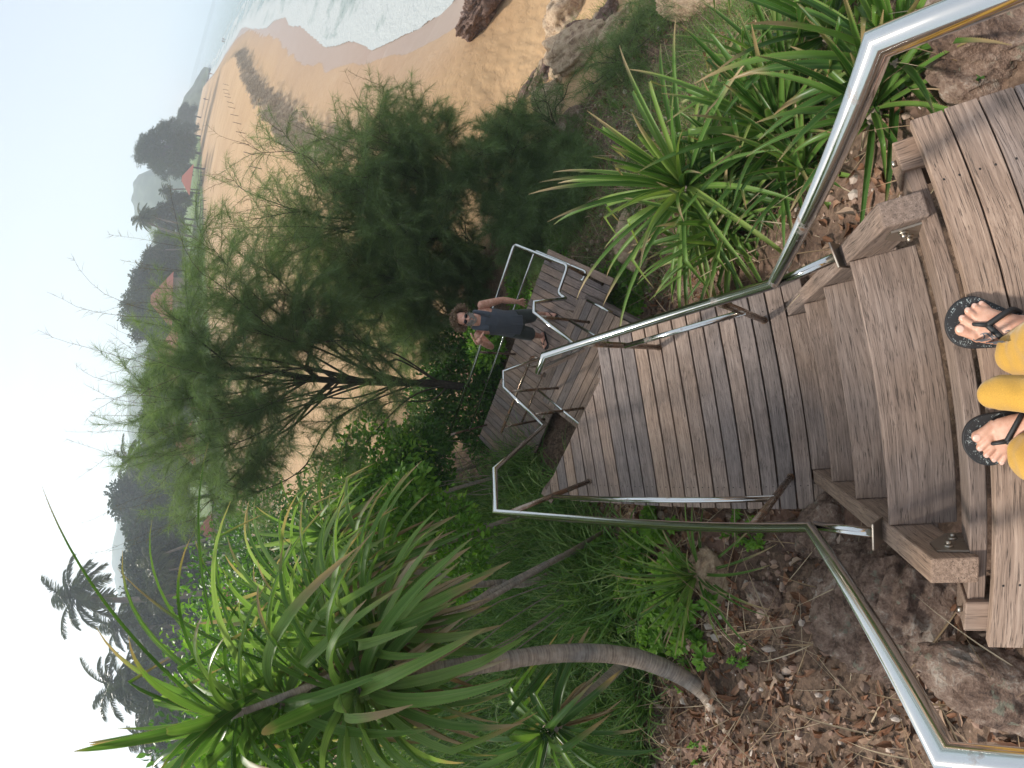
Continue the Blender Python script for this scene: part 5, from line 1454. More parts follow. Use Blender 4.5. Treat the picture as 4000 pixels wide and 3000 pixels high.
# ---- the man
cx, cy = 1.275, 3.685
fd = np.array([-.33, -.944]); rd = np.array([-.944, .33])      # towards the camera; his right-hand side
def W(a, b, z): return np.array([cx + a * rd[0] + b * fd[0], cy + a * rd[1] + b * fd[1], z])
def Vd(a, b, z): return np.array([a * rd[0] + b * fd[0], a * rd[1] + b * fd[1], z])
man = empty('person', (cx, cy, DZ)); tag(man, 'bearded man in dark glasses, blue tank top and shorts making a hand sign', 'person')
S_ = 1.072
def jj(px, py, r): return np.array(onr(1700 + px * .226, 1100 + py * .226, r))
b = MB()
hips, sR, sL = W(0, 0, -2.42), W(.185, .0, -1.87), W(-.185, 0, -1.89)
loft(b, [(W(0, 0, -2.52), Vd(.15, 0, 0), Vd(0, .10, 0)), (W(0, 0, -2.42), Vd(.165, 0, 0), Vd(0, .115, 0)), (W(0, .01, -2.25), Vd(.15, 0, 0), Vd(0, .11, 0)), (W(0, .01, -2.05), Vd(.168, 0, 0), Vd(0, .115, 0)), (W(0, 0, -1.93), Vd(.17, 0, 0), Vd(0, .10, 0)), (W(0, -.01, -1.85), Vd(.12, 0, 0), Vd(0, .075, 0)), (W(0, -.005, -1.80), Vd(.07, 0, 0), Vd(0, .06, 0))])
hc = W(0, .035, -1.63)                                          # head, tilted back to look up
up_ = norm(Vd(0, -.42, 1.0)); fw = norm(Vd(0, 1.0, .42)); rt = Vd(1, 0, 0)
H_ = lambda a, f_, u: hc + rt * a + fw * f_ + up_ * u
limb(b, [W(0, -.01, -1.86), W(0, .0, -1.79), H_(0, -.02, -.06)], [.066, .058, .058])
ell(b, H_(0, -.008, .035), rt * .074, fw * .092, up_ * .088)
ell(b, H_(0, .020, -.045), rt * .058, fw * .066, up_ * .078)
ell(b, H_(0, .062, -.095), rt * .028, fw * .028, up_ * .022)     # chin
limb(b, [H_(0, .082, .022), H_(0, .098, -.008), H_(0, .104, -.026)], [.009, .011, .014]); ell(b, H_(0, .092, -.028), rt * .019, fw * .012, up_ * .010)
ell(b, H_(0, .078, .035), rt * .056, fw * .016, up_ * .010); ell(b, H_(0, .078, -.060), rt * .026, fw * .012, up_ * .008); ell(b, H_(0, .078, -.073), rt * .022, fw * .012, up_ * .007)
for sg in (-1, 1): ell(b, H_(sg * .076, -.010, -.008), rt * .010, fw * .018, up_ * .032)
# arms
eR = jj(960, 1105, 3.84); wR = jj(785, 1040, 3.66); eL = jj(1150, 300, 3.90); wL = jj(1420, 330, 3.84)
for s0, e0, w0 in ((sR, eR, wR), (sL, eL, wL)):
    ell(b, s0 + [0, 0, -.01], rt * .058, fw * .06, np.array([0, 0, .058]))
    limb(b, [s0, s0 * .5 + e0 * .5, e0], [.056, .050, .040]); limb(b, [e0, e0 * .6 + w0 * .4, w0], [.041, .043, .027])
# right hand: thumb and little finger out, the rest curled on the palm
kR = jj(700, 950, 3.60); ax = norm(kR - wR); sd2 = norm(np.cross(ax, norm(-kR + np.array([0, 0, CAM_Z])))); pn = np.cross(sd2, ax)
loft(b, [(wR, sd2 * .026, pn * .018), (wR + ax * .04, sd2 * .038, pn * .017), (wR + ax * .085, sd2 * .042, pn * .015), (wR + ax * .095, sd2 * .036, pn * .012)])
th = jj(600, 875, 3.60); pk = jj(830, 850, 3.62)
sg_ = 1 if np.dot(th - kR, sd2) > 0 else -1
limb(b, [wR + ax * .03 + sd2 * sg_ * .028, wR + ax * .07 + sd2 * sg_ * .05, th], [.017, .015, .011])
limb(b, [wR + ax * .088 - sd2 * sg_ * .034, (wR + ax * .10 - sd2 * sg_ * .05) * .5 + pk * .5, pk], [.013, .012, .009])
for q in (.022, .003, -.016):
    k0 = wR + ax * .09 + sd2 * sg_ * q
    limb(b, [k0, k0 + ax * .022 + pn * .004, k0 + ax * .020 + pn * .028, k0 - ax * .006 + pn * .032], [.0105, .0105, .010, .008])
# left hand hanging, fingers a little spread and curled
hd = norm(jj(1570, 355, 3.84) - wL); s3 = norm(np.cross(hd, Vd(0, 1, 0))); n3 = np.cross(s3, hd)
loft(b, [(wL, s3 * .026, n3 * .018), (wL + hd * .04, s3 * .038, n3 * .017), (wL + hd * .088, s3 * .042, n3 * .014), (wL + hd * .10, s3 * .036, n3 * .011)])
for q, l_ in ((.031, .062), (.011, .074), (-.010, .070), (-.030, .055)):
    k0 = wL + hd * .09 + s3 * q; o1 = s3 * q * .5
    limb(b, [k0, k0 + hd * l_ * .5 + o1 * .5, k0 + hd * l_ * .9 + o1 + Vd(0, .018, 0)], [.0098, .009, .007])
limb(b, [wL + hd * .025 + Vd(0, .01, 0) - s3 * .02, wL + hd * .06 + Vd(0, .03, 0) - s3 * .045, wL + hd * .085 + Vd(0, .035, 0) - s3 * .05], [.013, .011, .008])
# legs and feet
fR, fL = np.array([1.165, 3.815, DZ]), np.array([1.475, 3.70, DZ])
dR, dL = norm(np.array([-1, -.06, 0])), norm(np.array([-.42, -.9, 0]))
for a, ft, dd in ((.085, fR, dR), (-.085, fL, dL)):
    h0 = W(a, 0, -2.46); an = ft + [0, 0, .09]; kn = (h0 + an) / 2 + Vd(0, .035, .02)
    limb(b, [h0, (h0 + kn) / 2, kn, kn * .65 + an * .35 - Vd(0, .01, 0), an], [.088, .075, .055, .053, .036])
    sd4 = np.cross([0, 0, 1.0], dd); z_ = lambda t, s_, h: ft + dd * t + sd4 * s_ + np.array([0, 0, h])
    loft(b, [(z_(-.06, 0, .045), sd4 * .02, np.array([0, 0, .02])), (z_(-.045, 0, .05), sd4 * .032, np.array([0, 0, .032])), (z_(.0, 0, .062), sd4 * .036, np.array([0, 0, .044])), (z_(.06, 0, .052), sd4 * .038, np.array([0, 0, .032])), (z_(.12, 0, .037), sd4 * .045, np.array([0, 0, .018])), (z_(.145, 0, .034), sd4 * .043, np.array([0, 0, .014]))])
    inn = -1 if a > 0 else 1      # big toe on the inner side
    for i, (l_, r_) in enumerate(((.052, .0125), (.048, .009), (.04, .0085), (.033, .008), (.026, .0078))):
        s_ = inn * (.032 - i * .0165) * (1 if True else 0)
        k0 = z_(.138 - i * .004, s_, .033); limb(b, [k0, k0 + dd * l_ * .6, k0 + dd * l_ - np.array([0, 0, .004])], [r_, r_, r_ * .8], 10)
body = fuse(b.build('body', M['skin_man']), .0055, 3); body.parent = man; put(body)
for ft, dd in ((fR, dR), (fL, dL)):
    sd4 = np.cross([0, 0, 1.0], dd); pl_ = [(-.075, .028), (-.05, .036), (.02, .036), (.09, .046), (.15, .052), (.185, .042), (.203, .018)]
    out = [ft[:2] + dd[:2] * t_ + sd4[:2] * w_ for t_, w_ in pl_] + [ft[:2] + dd[:2] * t_ - sd4[:2] * w_ for t_, w_ in pl_[::-1]]
    b = MB(); prism(b, out, DZ + .002, DZ + .020); so = put(b.build('sandal', M['rubber'], man, .003))
    b = MB(); ap = ft + dd * .135 + np.array([0, 0, .058]); 
    for s_ in (-1, 1): tube(b, smooth_path([ap, ft + dd * .09 + sd4 * s_ * .030 + [0, 0, .075], ft + dd * .035 + sd4 * s_ * .041 + [0, 0, .03]], 4), .006, 6)
    tube(b, [ap, ap - [0, 0, .04]], .004, 6); o = b.build('strap', M['rubber'], so)
# clothes
b = MB()
loft(b, [(W(0, 0, -2.56), Vd(.188, 0, 0), Vd(0, .14, 0)), (W(0, 0, -2.46), Vd(.18, 0, 0), Vd(0, .135, 0)), (W(0, .01, -2.28), Vd(.165, 0, 0), Vd(0, .125, 0)), (W(0, .01, -2.08), Vd(.176, 0, 0), Vd(0, .126, 0)), (W(0, .0, -1.98), Vd(.158, 0, 0), Vd(0, .120, 0)), (W(0, 0, -1.90), Vd(.118, 0, 0), Vd(0, .105, 0)), (W(0, -.01, -1.855), Vd(.10, 0, 0), Vd(0, .085, 0))])
for s_ in (-1, 1): limb(b, [W(s_ * .085, .10, -1.96), W(s_ * .095, .06, -1.86), W(s_ * .098, -.01, -1.818), W(s_ * .09, -.085, -1.88), W(s_ * .08, -.10, -1.97)], [.038, .030, .026, .03, .038])
for i in range(9):
    a_ = i * .7; limb(b, [W(.160 * math.cos(a_), .115 * math.sin(a_), -2.16), W(.168 * math.cos(a_ + .1), .127 * math.sin(a_ + .1), -2.36), W(.183 * math.cos(a_ + .15), .135 * math.sin(a_ + .15), -2.55)], [.004, .012, .016], 8)
put(fuse(b.build('tank_top', M['tank'], man), .008, 3))
b = MB()
loft(b, [(W(0, 0, -2.62), Vd(.17, 0, 0), Vd(0, .12, 0)), (W(0, 0, -2.5), Vd(.178, 0, 0), Vd(0, .128, 0)), (W(0, 0, -2.40), Vd(.165, 0, 0), Vd(0, .12, 0))])
for a, ft in ((.085, fR), (-.085, fL)):
    h0 = W(a, 0, -2.50); an = ft + [0, 0, .09]; kn = (W(a, 0, -2.46) + an) / 2 + Vd(0, .035, .0); e_ = kn * .86 + an * .14
    loft(b, [(h0 + [0, 0, .02], Vd(.10, 0, 0), Vd(0, .115, 0)), ((h0 + kn) / 2, Vd(.105, 0, 0), Vd(0, .11, 0)), (e_, Vd(.098, 0, 0), Vd(0, .10, 0)), (e_ - [0, 0, .012], Vd(.094, 0, 0), Vd(0, .096, 0))])
put(fuse(b.build('shorts', M['shorts'], man), .008, 2))
b = MB()
def curl(mb, c, r_, k):
    ph = U_(0, 6.28); ax_ = norm(rng.normal(size=3)); _, x_, y_ = frame(ax_); pts = [c + (x_ * math.cos(ph + i * 1.1) + y_ * math.sin(ph + i * 1.1)) * r_ + ax_ * (i * .006) for i in range(k)]
    tube(mb, pts, .0042, 4)
for i in range(620):
    d = norm(rng.normal(size=3)); u, f_, s_ = d @ up_, d @ fw, d @ rt
    if f_ > .30 and u < .80: continue
    if u < -.55: continue
    k = 1.0 + .35 * abs(s_) * (1 if u < .6 else .6) + .10 * rng.random()
    p_ = H_(0, -.012, .04) + rt * s_ * .098 * k + fw * f_ * .108 + up_ * u * .104 * (1.06 if u > 0 else 1.0)
    curl(b, p_, U_(.010, .019), 9)
put(b.build('hair', M['hair'], man))
b = MB()
for i in range(240):
    a_ = U_(-1.35, 1.35); h_ = U_(-.118, -.052) + .035 * abs(a_) / 1.35
    if abs(a_) < .30 and -.086 < h_ < -.056: continue
    rr_ = 1.0 - max(0, (-.085 - h_)) * 6
    p_ = H_(math.sin(a_) * .064 * rr_, .014 + math.cos(a_) * .074 * rr_, h_)
    curl(b, p_, .004, 5)
put(b.build('beard', M['beard'], man))
b = MB()
for s_ in (-1, 1): ell(b, H_(s_ * .033, .094 - .003, .012), rt * .026, fw * .005, up_ * .020)
gl = put(b.build('sunglasses', M['lens'], man))
b = MB(); tube(b, [H_(-.010, .100, .018), H_(.010, .100, .018)], .0028, 6)
for s_ in (-1, 1): tube(b, [H_(s_ * .055, .088, .018), H_(s_ * .080, .050, .016), H_(s_ * .082, -.01, .012)], .003, 6)
b.build('glasses_frame', M['rubber'], gl)

# ---- the photographer: bare feet in flip-flops and wide yellow trousers
ph_ = empty('person', (-.1, -.42, 0)); tag(ph_, 'photographer in mustard yellow trousers and black flip-flops, seen from above', 'person')
feet = [dict(toe=np.array([.068, -.222]), ax=norm(np.array([.30, .95])), inn=-1, toes=[(.047, -.240), (.072, -.253), (.088, -.271), (.095, -.290), (.097, -.308)], ap=(.040, -.305)),
        dict(toe=np.array([-.236, -.222]), ax=norm(np.array([-.16, .987])), inn=1, toes=[(-.222, -.242), (-.249, -.250), (-.268, -.266), (-.281, -.284), (-.290, -.303)], ap=(-.232, -.312))]
b = MB()
for F_i in feet:
    a2 = F_i['ax']; A3 = np.array([a2[0], a2[1], 0]); B3 = np.array([-a2[1], a2[0], 0]) * (1 if F_i['inn'] < 0 else -1)   # B3 points to the inner side
    o3 = np.array([F_i['toe'][0], F_i['toe'][1], 0]); z_ = lambda t, s_, h, o3=o3, A3=A3, B3=B3: o3 - A3 * t + B3 * s_ + np.array([0, 0, h])
    F_i['z'] = z_; F_i['A'] = A3; F_i['B'] = B3
    loft(b, [(z_(.247, 0, .045), B3 * .018, np.array([0, 0, .018])), (z_(.237, 0, .05), B3 * .030, np.array([0, 0, .030])), (z_(.20, 0, .066), B3 * .034, np.array([0, 0, .044])), (z_(.16, .004, .062), B3 * .035, np.array([0, 0, .038])), (z_(.12, .003, .050), B3 * .040, np.array([0, 0, .027])), (z_(.085, -.001, .042), B3 * .044, np.array([0, 0, .020])), (z_(.068, -.003, .038), B3 * .042, np.array([0, 0, .016]))])
    ball = [z_(.078, .030, .036), z_(.072, .011, .040), z_(.080, -.006, .038), z_(.090, -.021, .035), z_(.100, -.034, .032)]
    for i, ((tx, ty), r_, bl) in enumerate(zip(F_i['toes'], (.0145, .0103, .0096, .0092, .0088), ball)):
        tip = np.array([tx, ty, .031]); tip = tip - norm(tip - bl) * r_ * .6; md_ = (bl + tip) / 2 + np.array([0, 0, .007 if i else .003])
        limb(b, [bl, md_, tip], [r_ * 1.02, r_ * .92, r_ * 1.0], 12); ell(b, tip, B3 * r_ * 1.05, A3 * r_ * 1.1, np.array([0, 0, r_ * .92]))
        F_i.setdefault('tips', []).append((tip, norm(tip - bl), r_))
    an = z_(.205, 0, .10); kn = an + np.array([0, -.03, .36]); hp = np.array([-.1 - F_i['inn'] * .09, -.53, .84])
    limb(b, [an, an * .5 + kn * .5, kn, (kn + hp) / 2, hp], [.036, .05, .055, .07, .085])
px_ = np.array([-.1, -.53, 0]); ex, ey = np.array([1.0, 0, 0]), np.array([0, 1.0, 0])
loft(b, [(px_ + [0, 0, .80], ex * .15, ey * .10), (px_ + [0, 0, .92], ex * .165, ey * .11), (px_ + [0, 0, 1.05], ex * .13, ey * .095), (px_ + [0, 0, 1.22], ex * .15, ey * .10), (px_ + [0, 0, 1.34], ex * .165, ey * .085), (px_ + [0, 0, 1.40], ex * .06, ey * .055)])
limb(b, [px_ + [0, 0, 1.36], px_ + [0, .01, 1.44], px_ + [0, .02, 1.5]], [.055, .048, .05]); ell(b, px_ + [0, .03, 1.56], ex * .075, ey * .09, np.array([0, 0, .115]))
for s_ in (-1, 1):
    sh = px_ + [s_ * .17, 0, 1.33]; el_ = px_ + [s_ * .22, .10, 1.10]; wr = px_ + [s_ * .09, .29, 1.25]
    limb(b, [sh, (sh + el_) / 2, el_], [.048, .043, .036]); limb(b, [el_, (el_ + wr) / 2, wr], [.036, .034, .024])
    for q in range(5): limb(b, [wr, wr + [s_ * (-.02), .05, -.02 + q * .017], wr + [s_ * (-.05), .075, -.02 + q * .017]], [.014, .010, .008], 8)
fuse(b.build('body', M['skin_feet'], ph_), .0030, 3); put(ph_.children[-1])
for F_i in feet:
    z_, A3, B3 = F_i['z'], F_i['A'], F_i['B']
    pl_ = [(.268, .020), (.258, .032), (.23, .040), (.17, .040), (.11, .050), (.06, .058), (.025, .052), (.005, .036), (-.006, .012)]
    out = [z_(t_, w_, 0)[:2] for t_, w_ in pl_] + [z_(t_, -w_ - .013 * math.exp(-((t_ - .07) / .06) ** 2), 0)[:2] for t_, w_ in pl_[::-1]]
    out = [tuple(p) for p in smooth_closed(out)]
    b = MB(); prism(b, out, .0035, .019); so = put(b.build('flip_flop', M['rubber'], ph_, .003))
    c2 = np.mean(out, 0); b = MB(); prism(b, [tuple(c2 + (np.array(p) - c2) * .955) for p in out], .0185, .0205); b.build('insole', M['insole'], so)
    ap = np.array([*F_i['ap'], .068]); b = MB()
    for s_, t2 in ((1, .155), (-1, .165)):
        P = smooth_path([ap, z_(.125, s_ * .030, .079), z_(.148, s_ * .043, .060), z_(t2 + .012, s_ * .044, .020)], 6)
        for q in range(len(P) - 1):
            pass
        tube(b, P, list(np.linspace(.0075, .0062, len(P))), 8)
    tube(b, [ap + [0, 0, .002], (ap + A3 * .03 + [0, 0, -.016]), ap + A3 * .034 + [0, 0, -.045]], [.006, .0045, .004], 8)
    b.build('strap', M['rubber'], so)
    for tip, td, r_ in F_i['tips']:
        b = MB(); sdn = norm(np.cross(td, [0, 0, 1.0])); ell(b, tip + td * r_ * .30 + np.array([0, 0, r_ * .80]), sdn * r_ * .66, td * r_ * .72 + np.array([0, 0, -r_ * .15]), np.array([0, 0, r_ * .16]), 8, 12)
        put(b.build('toenail', M['nail'], ph_))
# tattoo swirls on the right instep
z_ = feet[0]['z']; b = MB()
def ink(pts, w_=.0016):
    P = smooth_path([z_(t_, s_, .2) for t_, s_ in pts], 6)
    for i in range(len(P) - 1):
        d = norm(P[i + 1] - P[i]); n4 = np.array([-d[1], d[0], 0]) * w_ * .5 * (1 + .8 * math.sin(math.pi * i / len(P)))
        b.add([P[i] - n4, P[i] + n4, P[i + 1] + n4, P[i + 1] - n4], [(0, 1, 2, 3)])
for f_ in ([(.062, .036), (.070, .042), (.082, .038), (.086, .028), (.080, .021)], [(.075, .024), (.088, .020), (.098, .026), (.108, .034)], [(.112, .010), (.102, .014), (.100, .022), (.108, .027), (.116, .022), (.114, .015)],
           [(.118, .030), (.124, .022), (.132, .026), (.134, .034)], [(.128, .012), (.136, .010), (.142, .018), (.138, .026)], [(.092, .040), (.100, .043), (.110, .041), (.118, .036)], [(.144, .006), (.150, .012), (.152, .020)]): ink(f_, .0019)
o = put(b.build('tattoo', M['ink'], ph_)); sw = o.modifiers.new('on_skin', 'SHRINKWRAP'); sw.target = [c for c in ph_.children if c.name.startswith('body')][0]; sw.wrap_method = 'PROJECT'; sw.use_project_z = True; sw.use_negative_direction = True; sw.use_positive_direction = False; sw.offset = .0006
# trousers
b = MB()
for F_i, hx, nose in ((feet[0], -.018, (-.030, -.335)), (feet[1], -.262, (-.262, -.335))):
    an = F_i['z'](.205, 0, .0); kx = an[0]; hp = np.array([-.1 - F_i['inn'] * .085, -.53, .86])
    c0 = np.array([nose[0], -.425, .085]); c1 = np.array([nose[0], -.44, .30]); c2_ = np.array([nose[0] - F_i['inn'] * .0, -.47, .52])
    loft(b, [(c0, ex * .058, ey * .118, .85), (c0 + [0, .0, .02], ex * .062, ey * .122, .85), (c1, ex * .072, ey * .115, .9), (c2_, ex * .085, ey * .115), (hp - [0, 0, .12], ex * .10, ey * .12), (hp, ex * .10, ey * .12)])
loft(b, [(px_ + [0, 0, .74], ex * .19, ey * .125), (px_ + [0, 0, .86], ex * .185, ey * .13), (px_ + [0, 0, 1.0], ex * .155, ey * .11)])
loft(b, [((-.088, -.197, .375), ex * .010, np.array([0, .006, .010])), ((-.088, -.205, .38), ex * .020, np.array([0, .010, .018])), ((-.090, -.225, .40), ex * .027, np.array([0, .014, .026])), ((-.094, -.28, .46), ex * .031, np.array([0, .02, .032])), ((-.098, -.36, .56), ex * .036, np.array([0, .026, .036])), ((-.10, -.44, .70), ex * .05, np.array([0, .04, .04]))])
tro = put(fuse(b.build('trousers', M['yellow'], ph_), .005, 6))
tx = bpy.data.textures.new('cloth_folds', 'CLOUDS'); tx.noise_scale = .07; tx.noise_depth = 1
dm = tro.modifiers.new('folds', 'DISPLACE'); dm.texture = tx; dm.strength = .022; dm.mid_level = .5; dm.texture_coords = 'LOCAL'
b = MB(); loft(b, [(px_ + [0, 0, .97], ex * .165, ey * .125), (px_ + [0, 0, 1.1], ex * .145, ey * .112), (px_ + [0, 0, 1.25], ex * .162, ey * .112), (px_ + [0, 0, 1.35], ex * .175, ey * .095), (px_ + [0, 0, 1.40], ex * .09, ey * .07)])
put(b.build('shirt', M['yellow'], ph_))
b = MB()
for i in range(300):
    d = norm(rng.normal(size=3))
    if d[1] > .35 and d[2] < .6: continue
    curl(b, px_ + np.array([0, .02, 1.575]) + d * [.082, .10, .118], .012, 8)
put(b.build('hair', M['hair'], ph_))
# ------------------------------------------------------------------ far side of the beach
def far_tree(name, label, x, y, h, proto, s=1.0, group=None, rz=None, cat='tree'):
    o = proto if not proto.get('used') else copy_tree(proto)
    proto['used'] = 1
    if o is not proto and 'used' in o: del o['used']
    o.name = name
    o.location = (x, y, float(terrain(np.array([x]), np.array([y]))[0][0]) - .1)
    k = h / proto['h0']; o.scale = (k * s, k * s, k); o.rotation_euler = (0, 0, U_(0, 6.28) if rz is None else rz)
    tag(o, label, cat, group); return o
PROTO = []
def proto_palm(h0=12, lean=1.2, n_f=22, seed=0):
    t = empty('coconut_palm'); t['h0'] = h0
    P = [(0, 0, -.3), (lean * .15, 0, h0 * .3), (lean * .55, .1, h0 * .65), (lean, 0, h0 * .86)]
    b = MB(); tube(b, smooth_path(P, 5), list(np.linspace(.24, .13, 16)), 8, wob=.05); put(b.build('trunk', M['bark_far'], t))
    c = np.array(P[-1]); f, q = MB(), MB()
    PP, DD_, LL, RR = [], [], [], []
    for i in range(n_f):
        az = i * 2.4 + U_(-.2, .2); el = math.radians(75 - 115 * ((i + .5) / n_f) + U_(-8, 8)); d = dirs_(np.array([az]), np.array([el]))[0]
        L = h0 * .22 * U_(.85, 1.15); S = 9; pts = [c]
        for s in range(S): pts.append(pts[-1] + d * L / S); d = norm(d + np.array([0, 0, -.17]))
        pts = np.array(pts); tube(q, pts, list(np.linspace(.045, .012, S + 1)), 4, caps=False)
        m_ = 70; u = np.linspace(.12, .995, m_) * S; iu = np.minimum(u.astype(int), S - 1); fu = (u - iu)[:, None]
        pp = pts[iu] * (1 - fu) + pts[iu + 1] * fu; ax = norm(pts[iu + 1] - pts[iu]); sd_ = norm(np.cross(ax, [0, 0, 1.0]))
        for sg in (-1, 1):
            PP.append(pp); DD_.append(norm(ax * .55 + sd_ * sg * .8 + np.array([0, 0, -.28]) + rng.normal(size=(m_, 3)) * .1)); LL.append(h0 * .055 * np.sin(np.linspace(.35, 2.9, m_)) ** .6 + .08)
            RR.append(np.full(m_, np.clip(U_(.0, .6) + (.35 if el < -.3 else 0), 0, 1)))
    quads(f, np.concatenate(PP), np.concatenate(DD_), np.concatenate(LL), .06, np.concatenate(RR))
    put(f.build('fronds', M['palm'], t)); put(q.build('frond_ribs', M['palm'], t))
    return t
def proto_tree(name, h0, blobs, n, L, mt, tr=.25, dr=0.0, limbs=True):
    t = empty(name); t['h0'] = h0
    b = MB(); tube(b, [(0, 0, -.3), (.1, .05, h0 * .3), (.05, .2, h0 * .62)], [tr, tr * .8, tr * .35], 8, wob=.08)
    b2 = MB(); tot = sum(bb[3] ** 2 for bb in blobs); f = MB()
    for x, y, z, r in blobs:
        tube(b, [(.1, .05, h0 * .28), (x * .5, y * .5, (h0 * .3 + z) / 2), (x, y, z)], [tr * .5, tr * .3, .03], 6, caps=False)
        k = int(n * r * r / tot); d = norm(rng.normal(size=(k, 3))); q = rng.random(k) ** .3
        w_ = 1 + .95 * fbm(d[:, 0] * 2.8 + x + d[:, 2] * 2, d[:, 1] * 2.8 + y, 4, int(abs(x * 7 + z * 3)))
        P = np.array([x, y, z]) + d * r * (q * w_)[:, None] * [1, 1, .8]
        D = norm(d + rng.normal(size=(k, 3)) * .8 + np.array([0, 0, dr]))
        if dr: quads(f, P, D, L * U_(.6, 1.4, k), L * .2, np.clip(rng.random(k), 0, 1))
        else: cards(f, P, D, norm(d * .4 + rng.normal(size=(k, 3)) * .5 + [0, 0, .8]), L * U_(.5, 1.3, k), L * .6, np.clip(rng.random(k) * .9, 0, 1))
    put(b.build('trunk', M['bark'], t)); put(f.build('crown', M[mt], t)); return t
def blobset(n, R, z0, z1, r0, r1, top=None):
    out = []
    for i in range(n):
        a = i * 2.4; q = (i + .5) / n; z = z0 + (z1 - z0) * q; rr = R * math.sqrt(max(.05, 1 - (2 * q - .75) ** 2 * .6)) * U_(.4, 1)
        out.append((rr * math.cos(a), rr * math.sin(a), z, U_(r0, r1)))
    return out
random.seed(5)
palmA = proto_palm(12, 1.4, 22); palmB = proto_palm(12, -2.4, 20)
dense = proto_tree('broadleaf_tree', 12, blobset(22, 3.6, 3.4, 10.9, .9, 2.0), 14000, .42, 'far_leaf')
dense2 = proto_tree('broadleaf_tree', 12, blobset(20, 3.3, 2.2, 11.2, .8, 1.9), 13000, .36, 'far_leaf2')
feath = proto_tree('casuarina_tree', 15, blobset(34, 4.2, 1.8, 13.8, .7, 1.7), 20000, .6, 'far_leaf', dr=.5)
def place(px, ptop, pbase_r, proto, name, label, s=1.0, group=None, rz=None, sink=0):
    """crown top seen at (ptop, px), standing pbase_r metres away"""
    az, el = azel(ptop, px); x, y = math.sin(az) * pbase_r, math.cos(az) * pbase_r
    g_ = float(terrain(np.array([x]), np.array([y]))[0][0])
    h = CAM_Z + math.tan(el) * pbase_r - g_
    return far_tree(name, label, x, y, max(h, 2.0), proto, s, group, rz)
G1, G2, G3 = 'trees beyond the far lawn', 'coconut palms beyond the lawn', 'dense trees behind the left palms'
place(560, 520, 140, feath, 'casuarina_tree', 'large dark feathery tree at the far end of the lawn, nearest the headland', 1.25)
place(625, 560, 150, feath, 'casuarina_tree', 'feathery tree just left of the large one on the far lawn', 1.1)
place(500, 600, 165, feath, 'casuarina_tree', 'lower feathery tree seaward of the large one, above the sand', .95)
place(440, 690, 200, dense, 'broadleaf_tree', 'small far tree where the beach meets the headland', 1.4)
place(720, 620, 118, palmA, 'coconut_palm', 'palm standing beside the red roof on the far lawn', 1.1)
place(770, 640, 125, dense2, 'broadleaf_tree', 'leafy tree behind the red-roofed pavilion', 1.0)
place(860, 530, 108, palmB, 'coconut_palm', 'leaning palm in the far palm grove, first from the pavilion', 1.05)
place(905, 510, 104, palmB, 'coconut_palm', 'palm with a long leaning pale trunk on the far lawn', 1.1, rz=2.4)
place(960, 560, 110, palmA, 'coconut_palm', 'bushy palm left of the long leaning one', 1.0)
place(840, 590, 122, dense, 'broadleaf_tree', 'dark tree behind the leaning palms', 1.1)
place(930, 590, 125, dense2, 'broadleaf_tree', 'rounded tree between the far palms', 1.1)
place(1010, 540, 112, dense2, 'broadleaf_tree', 'tree seen through the casuarina twigs, right part', 1.0)
place(1060, 520, 108, palmA, 'coconut_palm', 'palm top just seen through the casuarina twigs', .9)
place(1120, 500, 105, dense, 'broadleaf_tree', 'broad tree left of the far palm grove', 1.2)
place(1200, 455, 98, dense2, 'broadleaf_tree', 'tallest rounded tree behind the casuarina, lighter green', 1.0)
place(1270, 500, 96, dense, 'broadleaf_tree', 'tree left of the tallest rounded one', 1.0)
for i, (py, pt, r) in enumerate([(1350, 590, 92), (1430, 600, 90), (1520, 590, 88), (1600, 580, 86), (1680, 575, 84)]):
    place(py, pt, r, dense2 if i % 2 else dense, 'broadleaf_tree', 'tree in the row seen through the middle of the tall casuarina', 1.1, G1)
place(1775, 455, 78, palmA, 'coconut_palm', 'palm with hanging yellowish fronds left of the casuarina crown', 1.25)
for py, pt, r, lb in [(1850, 520, 82, 'green tree under the yellowish palm'), (1930, 470, 84, 'dark tree with a high knob of foliage left of the yellowish palm'), (1990, 425, 88, 'highest dark knobbly tree left of the yellowish palm'), (2080, 500, 80, 'dark round tree at the right of the big tree mass')]:
    place(py, pt, r, dense, 'broadleaf_tree', lb, 1.1)
for i, (py, pt, r, s) in enumerate([(2150, 490, 76, 1.25), (2230, 480, 74, 1.3), (2310, 480, 72, 1.3), (2190, 560, 66, 1.2), (2270, 560, 64, 1.2), (2390, 500, 74, 1.2), (2470, 500, 72, 1.2), (2560, 520, 70, 1.2), (2650, 540, 70, 1.2), (2750, 560, 70, 1.2), (2860, 600, 70, 1.2), (2960, 640, 70, 1.2)]):
    place(py, pt, r, dense2 if i % 3 == 2 else dense, 'broadleaf_tree', 'dense dark tree in the mass behind the coconut palms', s, G3)
place(2440, 205, 58, palmA, 'coconut_palm', 'tallest coconut palm standing clear against the white sky', 1.0, rz=.4)
place(2600, 350, 56, palmB, 'coconut_palm', 'second coconut palm with spiky crown left of the tallest', 1.0, rz=1.2)
place(2530, 400, 62, palmA, 'coconut_palm', 'coconut palm half hidden between the two tall ones', 1.0)
place(2790, 470, 52, palmB, 'coconut_palm', 'coconut palm near the left rim with wind-blown fronds', 1.0, rz=3.0)
place(2720, 500, 56, palmA, 'coconut_palm', 'coconut palm between the second and the rim palms', 1.0)
place(2870, 520, 54, palmB, 'coconut_palm', 'low coconut palm at the extreme left rim', 1.0, rz=4.4)
place(2380, 560, 52, palmA, 'coconut_palm', 'short palm under the tallest palm', 1.0)
place(2940, 540, 50, palmA, 'coconut_palm', 'palm at the bottom left corner of the view', 1.0)

